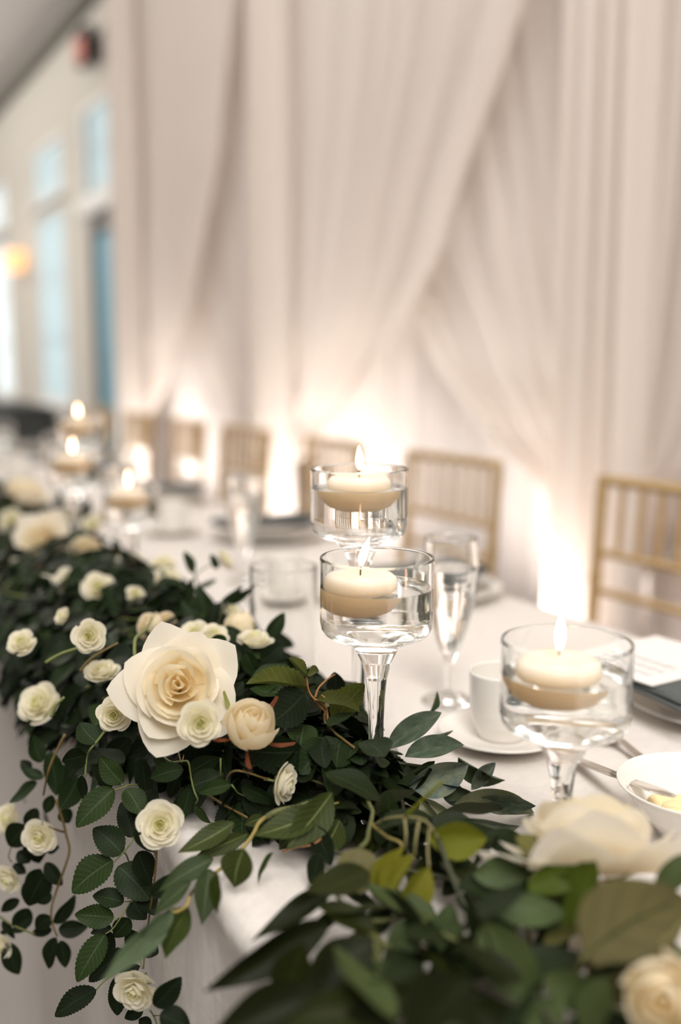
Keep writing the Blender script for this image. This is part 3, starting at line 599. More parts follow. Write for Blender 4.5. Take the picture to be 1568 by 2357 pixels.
# ------------------------------------------------------------------ sprig, stem and rose positions (metres, table coordinates)
LEAVES = {
  'hanging_vine': [
   ((0.2248,0.8585,0.822),(0.214,0.8783,0.8355),(-0.14,-0.61,0.78),0.90,'r1'),((0.2179,0.8714,0.8073),(0.1965,0.8766,0.8018),(-0.22,-0.97,-0.07),0.94,'r0'),((0.2503,0.8632,0.7966),(0.2279,0.8883,0.8035),(-0.12,-0.36,0.92),0.65,'r0'),
   ((0.2418,0.8429,0.7855),(0.2264,0.8555,0.8096),(-0.43,-0.88,0.19),0.62,'r2'),((0.2403,0.8756,0.7686),(0.2268,0.8871,0.7923),(0.4,-0.71,0.58),0.65,'r0'),((0.232,0.8367,0.785),(0.195,0.8303,0.7623),(-0.27,-0.72,0.64),0.58,'r2'),
   ((0.2194,0.9001,0.7766),(0.2202,0.8957,0.7534),(-0.67,-0.73,0.11),0.52,'r0'),((0.2443,0.8408,0.7812),(0.2517,0.8218,0.7616),(-0,-0.72,0.7),0.77,'r2'),((0.249,0.8416,0.7326),(0.2453,0.8599,0.7609),(-0.09,-0.84,0.53),0.63,'r0'),
   ((0.2556,0.8365,0.7763),(0.2657,0.8278,0.758),(0.24,-0.82,0.52),1.04,'r0'),((0.237,0.835,0.7229),(0.2163,0.8504,0.7463),(-0.07,-0.86,0.51),0.75,'r1'),((0.237,0.7937,0.7655),(0.252,0.7821,0.7459),(0.22,-0.76,0.62),0.69,'r0'),
   ((0.2294,0.8383,0.7171),(0.1912,0.844,0.6944),(-0.49,-0.55,0.68),0.68,'r2'),((0.2432,0.8062,0.7364),(0.252,0.7969,0.71),(0.13,-0.92,0.37),0.80,'r0'),((0.2331,0.8353,0.7121),(0.252,0.8048,0.6875),(-0.2,-0.69,0.7),0.73,'r1'),
   ((0.2352,0.8286,0.679),(0.2115,0.8433,0.688),(-0.06,-0.59,0.8),0.66,'r1'),((0.2264,0.8313,0.6658),(0.1937,0.839,0.6729),(-0.15,-0.94,0.32),0.63,'r2'),((0.2317,0.8583,0.6381),(0.2135,0.8682,0.6373),(-0.23,-0.34,0.91),0.61,'r0'),
   ((0.2164,0.8237,0.6567),(0.1853,0.8128,0.6271),(-0.34,-0.71,0.62),0.51,'r2'),((0.2447,0.8422,0.6537),(0.23,0.8473,0.6358),(-0.54,-0.81,0.21),0.75,'r1'),((0.2502,0.8524,0.6642),(0.252,0.8257,0.6622),(-0.62,-0.1,0.78),0.81,'r1'),
   ((0.233,0.8679,0.6305),(0.2269,0.8671,0.6061),(-0.64,-0.74,0.18),0.64,'r0'),((0.2416,0.8494,0.618),(0.2067,0.8642,0.5911),(-0.66,-0.37,0.65),0.48,'r0'),((0.2348,0.8496,0.5968),(0.2513,0.8417,0.604),(-0.54,-0.72,0.44),0.70,'r0'),
   ((0.208,0.8305,0.6013),(0.1701,0.8372,0.5849),(-0.41,-0.55,0.73),0.49,'r0'),((0.226,0.8329,0.6061),(0.2247,0.828,0.5727),(0.09,-0.99,0.14),0.53,'r0'),((0.231,0.7346,0.636),(0.252,0.7265,0.6566),(-0.41,-0.91,0.06),0.64,'r0'),
   ((0.2305,0.7185,0.6383),(0.252,0.7049,0.6289),(-0.15,-0.71,0.69),0.81,'r0'),((0.2492,0.8256,0.5702),(0.2329,0.8333,0.5623),(-0.55,-0.7,0.46),0.60,'r0'),((0.252,0.8124,0.5587),(0.2444,0.8269,0.5623),(-0.49,-0.44,0.75),0.70,'r0'),
   ((0.2409,0.7918,0.6562),(0.252,0.7843,0.6487),(-0.22,-0.84,0.5),1.00,'r0'),((0.2363,0.7483,0.724),(0.252,0.7426,0.7418),(-0.45,-0.89,0.11),0.56,'r0'),((0.252,0.823,0.6911),(0.252,0.797,0.6812),(-0.33,-0.34,0.88),0.70,'r0'),
   ((0.2509,0.8689,0.6954),(0.2455,0.8668,0.665),(-0.48,-0.86,0.15),0.51,'r0'),((0.2517,0.8551,0.6163),(0.2475,0.8602,0.6325),(-0.18,-0.95,0.25),0.90,'r1'),
  ],
  'centre_spray': [
   ((0.2709,0.8079,0.8105),(0.2619,0.8139,0.8162),(-0.21,-0.82,0.53),0.71,'r2'),((0.2779,0.7816,0.8148),(0.2518,0.7948,0.807),(-0.5,-0.71,0.49),0.56,'r1'),((0.264,0.8563,0.8006),(0.2651,0.8501,0.7676),(-0.58,-0.8,0.13),0.53,'r0'),
   ((0.2925,0.8374,0.7827),(0.2841,0.8389,0.7637),(-0.44,-0.89,0.13),0.60,'r0'),((0.2882,0.7948,0.7896),(0.2788,0.7952,0.7611),(-0.74,-0.63,0.24),0.55,'r1'),((0.2883,0.7817,0.7807),(0.2969,0.7737,0.7619),(-0.76,-0.64,-0.08),0.42,'r2'),
   ((0.2885,0.7969,0.8029),(0.3131,0.7858,0.8181),(-0.4,-0.92,-0.03),0.64,'r1'),((0.2861,0.7854,0.7957),(0.3108,0.7736,0.807),(-0.55,-0.7,0.47),0.71,'r1'),((0.3098,0.7509,0.8056),(0.2834,0.7644,0.7993),(-0.48,-0.7,0.52),0.41,'r2'),
   ((0.3242,0.7643,0.7957),(0.3514,0.7467,0.7807),(-0.57,-0.82,-0.07),0.46,'r1'),((0.3291,0.7711,0.7839),(0.3529,0.7547,0.7649),(-0.07,-0.79,0.6),0.74,'r0'),((0.3745,0.7415,0.8258),(0.3384,0.7836,0.82),(-0.76,-0.65,0.02),0.62,'r0'),
   ((0.3832,0.7674,0.8026),(0.3514,0.7831,0.7909),(-0.52,-0.58,0.63),0.53,'r0'),((0.3927,0.7732,0.8679),(0.3624,0.785,0.8383),(-0.64,-0.65,0.4),0.85,'r0'),((0.3191,0.8274,0.8105),(0.2934,0.839,0.7946),(-0.53,-0.81,0.26),0.60,'r0'),
   ((0.3504,0.8196,0.7987),(0.3241,0.8308,0.7786),(-0.6,-0.7,0.39),0.61,'r0'),((0.2648,0.8916,0.8073),(0.2413,0.9005,0.7827),(-0.49,-0.86,0.15),0.60,'r0'),((0.2827,0.8811,0.8032),(0.26,0.8915,0.7909),(-0.55,-0.73,0.4),0.61,'r0'),
   ((0.3782,0.8029,0.7907),(0.3475,0.8144,0.7586),(-0.55,-0.8,0.24),0.50,'r0'),((0.3941,0.7805,0.7788),(0.3719,0.7901,0.7629),(-0.6,-0.67,0.44),0.51,'r0'),((0.3405,0.7957,0.8298),(0.3259,0.8018,0.8181),(-0.53,-0.81,0.24),0.80,'r0'),
   ((0.3554,0.7765,0.8335),(0.3692,0.7695,0.8373),(-0.5,-0.8,0.33),0.70,'r0'),((0.353,0.8497,0.8484),(0.3629,0.8463,0.8607),(-0.5,-0.85,0.17),0.80,'r0'),((0.3542,0.8476,0.8402),(0.3481,0.8538,0.8566),(-0.33,-0.92,0.22),0.80,'r0'),
  ],
  'orange_sprig': [
   ((0.3943,0.7745,0.8811),(0.3733,0.7722,0.901),(0.61,-0.55,0.58),0.70,'o0'),((0.3943,0.7745,0.8811),(0.4004,0.7608,0.8884),(-0.57,0.17,0.8),0.90,'o0'),((0.4028,0.7896,0.8614),(0.3473,0.79,0.8869),(0.39,-0.32,0.86),0.45,'o0'),
   ((0.4092,0.7845,0.8522),(0.4337,0.7485,0.8562),(-0.24,-0.05,0.97),0.55,'o0'),((0.4265,0.7827,0.83),(0.4597,0.7812,0.8614),(-0.54,-0.65,0.53),0.57,'o1'),((0.4528,0.8274,0.8385),(0.4543,0.8302,0.8605),(-0.32,-0.94,0.14),0.86,'r0'),
   ((0.4694,0.8352,0.8026),(0.4802,0.8321,0.8199),(-0.56,-0.8,0.21),0.60,'r0'),((0.4444,0.8365,0.7968),(0.4627,0.8293,0.8139),(-0.56,-0.79,0.26),0.70,'r1'),
  ],
  'ruscus_sprig': [
   ((0.468,0.7555,0.8047),(0.5279,0.7506,0.8361),(-0.38,-0.69,0.62),0.34,'u0'),((0.4772,0.7383,0.8018),(0.5332,0.7208,0.8132),(-0.34,-0.63,0.69),0.38,'u0'),((0.467,0.7177,0.7832),(0.5252,0.6992,0.7963),(-0.34,-0.92,0.2),0.49,'u1'),
   ((0.5373,0.7376,0.7897),(0.5722,0.7134,0.761),(-0.72,-0.55,-0.42),0.45,'u2'),((0.4938,0.714,0.7809),(0.5296,0.6925,0.7711),(-0.54,-0.83,-0.13),0.41,'u2'),((0.519,0.6867,0.7703),(0.5668,0.6596,0.7665),(-0.47,-0.86,0.21),0.34,'u0'),
   ((0.5446,0.7257,0.76),(0.5737,0.7274,0.78),(-0.35,-0.75,0.57),0.42,'u1'),((0.5377,0.7883,0.8173),(0.5476,0.7864,0.8387),(0.14,-0.98,-0.15),0.25,'u2'),((0.524,0.7698,0.7999),(0.5458,0.7593,0.8091),(-0.2,-0.84,-0.5),0.34,'u2'),
   ((0.4702,0.7033,0.7766),(0.495,0.6732,0.758),(-0.64,-0.71,0.3),0.36,'u3'),((0.497,0.6876,0.772),(0.5799,0.6639,0.758),(-0.1,-0.73,0.67),0.27,'u3'),((0.4611,0.6862,0.7826),(0.4728,0.6713,0.758),(-0.75,-0.66,0.04),0.57,'u3'),
   ((0.4721,0.762,0.7887),(0.4879,0.7498,0.768),(-0.5,-0.85,0.12),0.47,'u2'),((0.4886,0.777,0.7945),(0.4584,0.7942,0.7974),(-0.25,-0.57,0.78),0.34,'u2'),((0.4639,0.7659,0.7847),(0.4384,0.7816,0.794),(-0.22,-0.74,0.64),0.34,'u3'),
   ((0.4811,0.6621,0.7739),(0.5294,0.6331,0.7609),(-0.52,-0.86,-0.02),0.28,'u1'),((0.4899,0.7518,0.7867),(0.5142,0.7363,0.7745),(-0.53,-0.85,0.01),0.36,'u2'),((0.4797,0.7663,0.7704),(0.49,0.7477,0.758),(-0.69,-0.63,0.37),0.43,'u2'),
   ((0.5109,0.7242,0.7606),(0.5325,0.7026,0.758),(-0.67,-0.7,0.26),0.30,'u1'),
  ],
  'serrated_branch': [
   ((0.3024,0.7279,0.7827),(0.2528,0.7295,0.7663),(-0.24,-0.72,0.65),0.37,'l0'),((0.3119,0.7212,0.7738),(0.2652,0.722,0.7621),(-0.1,-0.94,0.33),0.31,'l0'),((0.2748,0.706,0.7677),(0.2285,0.7065,0.7553),(-0.21,-0.61,0.76),0.38,'l1'),
   ((0.2678,0.6978,0.7644),(0.252,0.6701,0.7382),(0.01,-0.69,0.72),0.51,'l1'),((0.2864,0.6711,0.789),(0.2763,0.6715,0.758),(-0.73,-0.64,0.23),0.83,'l0'),((0.2593,0.6553,0.7823),(0.252,0.6542,0.7521),(-0.95,-0.22,0.24),0.50,'l2'),
   ((0.3627,0.6853,0.7968),(0.3035,0.6929,0.7843),(-0.23,-0.69,0.69),0.43,'l0'),((0.3709,0.6832,0.8114),(0.3252,0.6795,0.776),(-0.07,-0.98,0.2),0.50,'l0'),((0.2354,0.6894,0.7452),(0.1679,0.6651,0.7218),(0.29,-0.95,0.14),0.23,'l3'),
   ((0.2309,0.6807,0.7473),(0.2004,0.6719,0.732),(0.18,-0.96,0.2),0.46,'l3'),((0.248,0.6931,0.7398),(0.2205,0.681,0.7148),(-0.59,-0.25,0.77),0.72,'l2'),((0.3109,0.6696,0.7803),(0.2952,0.6745,0.758),(-0.8,0.11,0.59),0.30,'l2'),
   ((0.3411,0.6498,0.7806),(0.3335,0.6502,0.758),(-0.67,-0.71,0.21),0.63,'r0'),((0.3747,0.6774,0.789),(0.358,0.6819,0.7611),(-0.47,-0.87,0.14),0.71,'l0'),((0.252,0.697,0.758),(0.2198,0.6974,0.7412),(-0.4,-0.51,0.76),0.40,'l1'),
   ((0.3504,0.7025,0.7795),(0.333,0.7085,0.758),(-0.58,-0.78,0.25),0.50,'l0'),((0.3506,0.6791,0.7895),(0.3607,0.6681,0.758),(-0.35,-0.91,0.21),0.50,'r0'),((0.3328,0.7335,0.7784),(0.316,0.7415,0.7711),(-0.53,-0.76,0.37),0.50,'l0'),
  ],
  'pod_sprig': [
   ((0.3473,0.5975,0.8078),(0.3445,0.593,0.7717),(-0.67,-0.73,0.14),0.86,'t0'),((0.3765,0.5813,0.8078),(0.3498,0.5788,0.7738),(-0.73,-0.32,0.6),0.35,'y0'),((0.3774,0.5692,0.8076),(0.3492,0.5681,0.7767),(-0.67,-0.39,0.63),0.40,'y0'),
   ((0.3805,0.5552,0.8035),(0.3567,0.5521,0.775),(-0.25,-0.92,0.31),0.64,'y0'),((0.3456,0.6332,0.7744),(0.3551,0.5964,0.758),(-0.97,-0.24,-0.02),0.40,'g2'),((0.3529,0.5864,0.7609),(0.3695,0.5779,0.7647),(-0.3,-0.8,-0.51),0.50,'t0'),
   ((0.3389,0.5483,0.7625),(0.2972,0.5496,0.758),(-0.1,-0.61,0.79),0.52,'t1'),((0.3561,0.5309,0.7845),(0.3277,0.5259,0.758),(-0.26,-0.86,0.44),0.57,'g1'),((0.3922,0.6843,0.7851),(0.3614,0.6885,0.758),(-0.47,-0.78,0.41),0.62,'g2'),
   ((0.4245,0.5452,0.8195),(0.3862,0.5662,0.8183),(-0.48,-0.86,0.2),0.64,'y1'),((0.3643,0.5805,0.76),(0.3321,0.5697,0.758),(0.19,-0.69,0.7),0.50,'g2'),((0.3696,0.5653,0.7798),(0.3873,0.5518,0.758),(-0.32,-0.9,0.3),0.50,'g2'),
   ((0.4095,0.6742,0.7815),(0.4171,0.6619,0.758),(-0.43,-0.85,0.3),0.60,'g2'),((0.4169,0.6014,0.7853),(0.4327,0.5881,0.7586),(-0.51,-0.85,0.12),0.46,'g2'),
  ],
  'willow_branch': [
   ((0.3295,0.6024,0.7786),(0.2578,0.5949,0.758),(-0.18,-0.52,0.83),0.26,'w0'),((0.3037,0.5596,0.7821),(0.2091,0.551,0.7631),(0,-0.91,0.41),0.28,'w0'),((0.3133,0.5204,0.7868),(0.2532,0.5093,0.758),(-0.26,-0.58,0.77),0.51,'w0'),
   ((0.2724,0.5049,0.7661),(0.1975,0.5219,0.7578),(-0.23,-0.65,0.72),0.41,'w0'),((0.31,0.4634,0.7813),(0.2273,0.4859,0.7799),(-0.24,-0.87,0.44),0.36,'w1'),((0.27,0.5361,0.7881),(0.252,0.5386,0.7434),(-0.57,-0.8,0.19),0.55,'w1'),
   ((0.3239,0.4259,0.81),(0.2808,0.4323,0.7746),(-0.53,-0.66,0.53),0.80,'w0'),((0.2857,0.4542,0.7837),(0.2528,0.4686,0.761),(-0.63,-0.51,0.59),0.61,'w0'),((0.2978,0.4944,0.7877),(0.2909,0.4932,0.758),(-0.7,-0.69,0.19),0.51,'w1'),
   ((0.3752,0.5092,0.787),(0.3573,0.5084,0.758),(-0.69,-0.57,0.44),0.51,'g1'),((0.3355,0.4726,0.7823),(0.329,0.4532,0.758),(-0.47,-0.63,0.62),0.90,'w0'),((0.3244,0.5814,0.7742),(0.2943,0.5844,0.758),(-0.36,-0.76,0.53),0.30,'w0'),
  ],
  'broad_leaf_branch': [
   ((0.3932,0.5206,0.8109),(0.4355,0.4981,0.8163),(-0.48,-0.83,0.29),0.47,'g1'),((0.4128,0.4866,0.8109),(0.4521,0.4669,0.8234),(-0.5,-0.59,0.64),0.43,'g3'),((0.3789,0.4822,0.8107),(0.4232,0.4569,0.8065),(-0.35,-0.72,0.6),0.42,'g1'),
   ((0.3569,0.4608,0.8169),(0.3714,0.4226,0.7754),(-0.65,-0.66,0.38),0.57,'g0'),((0.3973,0.4138,0.8078),(0.4537,0.3885,0.8435),(-0.55,-0.76,0.33),0.82,'t2'),((0.4474,0.4602,0.8366),(0.4288,0.4622,0.7873),(-0.92,-0.18,0.34),0.52,'g3'),
   ((0.4457,0.4928,0.819),(0.42,0.51,0.8362),(-0.15,-0.81,0.57),0.66,'t1'),((0.4744,0.431,0.8205),(0.4959,0.4231,0.8443),(-0.62,-0.71,0.33),0.51,'g0'),((0.4048,0.4195,0.7979),(0.4381,0.3972,0.7756),(-0.43,-0.87,0.22),0.56,'t2'),
   ((0.4074,0.4624,0.7868),(0.433,0.4501,0.798),(-0.53,-0.75,0.39),0.30,'t1'),((0.3805,0.4782,0.7924),(0.3597,0.4874,0.7784),(-0.6,-0.64,0.47),0.45,'t1'),((0.3746,0.4241,0.7948),(0.4075,0.4024,0.7741),(-0.31,-0.86,0.4),0.50,'g0'),
   ((0.3787,0.4092,0.7882),(0.3499,0.4209,0.7627),(-0.66,-0.58,0.48),0.50,'g0'),((0.3953,0.3916,0.807),(0.3795,0.3944,0.7719),(-0.83,-0.45,0.34),0.51,'g0'),((0.4309,0.396,0.8129),(0.4534,0.3827,0.8078),(-0.37,-0.8,0.47),0.50,'g0'),
   ((0.3319,0.4234,0.7869),(0.317,0.4278,0.7644),(-0.7,-0.63,0.34),0.80,'g3'),((0.4421,0.5374,0.7976),(0.4573,0.5253,0.7756),(-0.41,-0.89,0.21),0.50,'g2'),((0.3933,0.5395,0.7861),(0.4084,0.5285,0.7708),(-0.34,-0.89,0.31),0.50,'g2'),
   ((0.3791,0.525,0.7907),(0.3659,0.5207,0.758),(-0.59,-0.74,0.33),0.50,'g1'),((0.4948,0.4603,0.7877),(0.475,0.4743,0.8056),(-0.4,-0.88,0.25),0.50,'g2'),((0.4871,0.4201,0.798),(0.4719,0.4324,0.8205),(-0.47,-0.87,0.15),0.50,'g2'),
   ((0.4259,0.5684,0.7909),(0.4068,0.5746,0.765),(-0.65,-0.69,0.32),0.50,'g2'),
  ],
  'side_vine': [
   ((0.2088,1.0278,0.7453),(0.2029,1.0361,0.7748),(0.01,-0.96,0.27),0.61,'r1'),((0.2096,1.0246,0.7294),(0.1902,1.0369,0.7385),(-0.22,-0.78,0.58),0.51,'r1'),((0.2114,0.9955,0.7681),(0.2141,0.9866,0.7241),(-0.19,-0.97,0.18),0.45,'r1'),
   ((0.2,1.042,0.7322),(0.1919,1.0484,0.7436),(-0.18,-0.91,0.38),0.80,'r0'),((0.2033,1.0274,0.7249),(0.1776,1.0378,0.7022),(-0.69,-0.39,0.61),0.52,'r1'),((0.2122,0.9985,0.7198),(0.2049,0.9992,0.6998),(-0.32,-0.94,0.09),0.60,'r1'),
   ((0.2211,0.9913,0.7065),(0.2259,0.986,0.6909),(-0.16,-0.95,0.27),0.90,'r1'),((0.2302,0.9589,0.7499),(0.2127,0.9635,0.7197),(-0.41,-0.91,0.1),0.70,'r1'),((0.1882,1.0173,0.6841),(0.1687,1.0243,0.6617),(-0.56,-0.79,0.24),0.91,'r0'),
   ((0.1977,1.0221,0.675),(0.1991,1.0152,0.6388),(-0.17,-0.97,0.18),0.70,'r0'),((0.2063,1.0139,0.6546),(0.2185,1.0075,0.6569),(-0.48,-0.78,0.41),0.80,'r0'),((0.2014,0.9928,0.6509),(0.2146,0.9814,0.6265),(-0.28,-0.92,0.28),0.51,'r0'),
   ((0.1989,1.0038,0.6392),(0.1831,1.008,0.6123),(-0.55,-0.82,0.19),0.61,'r0'),((0.2006,0.9914,0.6398),(0.1823,0.9955,0.6042),(-0.26,-0.97,0.02),0.76,'r0'),((0.2049,0.9853,0.6176),(0.1905,0.9917,0.6087),(-0.54,-0.78,0.3),0.70,'r0'),
   ((0.2048,0.9804,0.5887),(0.2263,0.9728,0.614),(-0.15,-0.97,-0.16),0.46,'r0'),((0.2025,0.9828,0.5953),(0.1866,0.9894,0.582),(-0.54,-0.8,0.25),0.80,'r0'),((0.2083,0.9774,0.582),(0.234,0.9635,0.5842),(-0.47,-0.81,0.34),0.61,'r0'),
   ((0.2057,0.9775,0.574),(0.1939,0.9784,0.5411),(-0.84,-0.47,0.29),0.52,'r0'),((0.2094,0.9749,0.5709),(0.2114,0.9692,0.5438),(-0.17,-0.97,0.19),0.55,'r0'),((0.2043,0.9902,0.5764),(0.1842,1.0006,0.5719),(-0.49,-0.74,0.46),0.50,'r0'),
   ((0.1802,1.0302,0.5972),(0.161,1.0385,0.5835),(-0.54,-0.8,0.26),0.50,'r0'),((0.1859,1.0149,0.5934),(0.1739,1.0169,0.5662),(-0.37,-0.92,0.09),0.70,'r0'),((0.1872,1.0126,0.5844),(0.1701,1.0194,0.5685),(-0.6,-0.72,0.34),0.61,'r0'),
   ((0.1632,1.0213,0.5572),(0.1728,1.0102,0.5232),(-0.08,-0.95,0.29),0.55,'r0'),((0.1624,1.0362,0.5743),(0.1732,1.0271,0.556),(-0.38,-0.9,0.22),0.43,'r0'),((0.1587,1.0344,0.5514),(0.1629,1.0344,0.5652),(-0.29,-0.95,0.09),0.60,'r0'),
   ((0.1768,1.0383,0.6338),(0.1882,1.0304,0.6246),(-0.2,-0.85,0.49),0.70,'r0'),((0.1994,1.0141,0.7021),(0.1879,1.0167,0.6796),(-0.37,-0.92,0.08),0.60,'r0'),((0.197,1.0255,0.6932),(0.2014,1.0193,0.6705),(-0.47,-0.87,0.15),0.53,'r0'),
   ((0.1801,1.028,0.6524),(0.1913,1.0199,0.641),(-0.17,-0.87,0.46),0.80,'r0'),
  ],
  'back_spray': [
   ((0.4464,0.9737,0.8628),(0.4659,0.9672,0.8884),(-0.31,-0.95,-0),0.52,'r1'),((0.4075,0.9023,0.8597),(0.4282,0.8938,0.8774),(-0.42,-0.9,0.06),0.73,'r0'),((0.4152,0.895,0.8421),(0.43,0.8896,0.8584),(-0.52,-0.84,0.19),0.80,'r0'),
   ((0.4065,0.9244,0.8503),(0.4002,0.9317,0.8727),(-0.36,-0.91,0.2),0.55,'r0'),((0.3938,0.9115,0.8694),(0.4016,0.9027,0.843),(-0.64,-0.76,0.06),0.64,'r1'),((0.3811,0.9323,0.8821),(0.3643,0.939,0.8666),(-0.57,-0.77,0.29),0.71,'r1'),
   ((0.4014,0.8808,0.8492),(0.3887,0.8849,0.832),(-0.5,-0.85,0.17),0.80,'r1'),((0.4233,0.9854,0.8561),(0.4078,0.9972,0.8751),(-0.37,-0.89,0.26),0.60,'r1'),((0.4372,1.0956,0.87),(0.4664,1.0833,0.8933),(-0.18,-0.95,-0.27),0.35,'r1'),
   ((0.4514,1.0886,0.8751),(0.478,1.0773,0.8959),(-0.3,-0.95,-0.13),0.32,'r1'),((0.4565,1.2264,0.8865),(0.4486,1.2358,0.9162),(-0.01,-0.95,0.3),0.43,'r1'),((0.4773,1.1934,0.8963),(0.4713,1.2,0.9159),(-0.36,-0.91,0.2),0.50,'r1'),
   ((0.4101,1.1663,0.8579),(0.4005,1.1771,0.8902),(-0.32,-0.92,0.21),0.70,'r0'),((0.4123,1.1326,0.8704),(0.4192,1.1341,0.902),(0.14,-0.99,0.02),0.46,'r1'),((0.4228,1.1018,0.8596),(0.4208,1.1091,0.8959),(-0.18,-0.97,0.18),0.51,'r1'),
   ((0.4365,1.0942,0.8596),(0.4471,1.0918,0.8803),(-0.43,-0.89,0.12),0.50,'r1'),((0.4082,1.0859,0.8544),(0.3947,1.0986,0.885),(-0.18,-0.93,0.31),0.51,'r1'),((0.4088,1.0522,0.8622),(0.4194,1.0506,0.887),(-0.41,-0.9,0.12),0.60,'r0'),
   ((0.4718,1.7081,0.8466),(0.4562,1.7193,0.8617),(-0.37,-0.89,0.28),0.50,'r1'),((0.4721,1.6535,0.8665),(0.4822,1.6442,0.8445),(-0.31,-0.92,0.25),0.50,'r1'),((0.5045,1.9794,0.8493),(0.519,1.9786,0.8924),(-0.27,-0.96,0.07),0.50,'r1'),
   ((0.5059,2.2077,0.8372),(0.5177,2.2092,0.8847),(-0.23,-0.97,0.09),0.40,'r1'),((0.3316,1.2103,0.8606),(0.3052,1.2245,0.8579),(-0.48,-0.85,0.22),0.70,'r1'),((0.3433,1.2034,0.8579),(0.3333,1.2135,0.8848),(-0.27,-0.93,0.25),0.60,'r1'),
   ((0.3282,1.1582,0.8829),(0.3289,1.1539,0.8596),(-0.26,-0.95,0.17),0.70,'r1'),
  ],
}
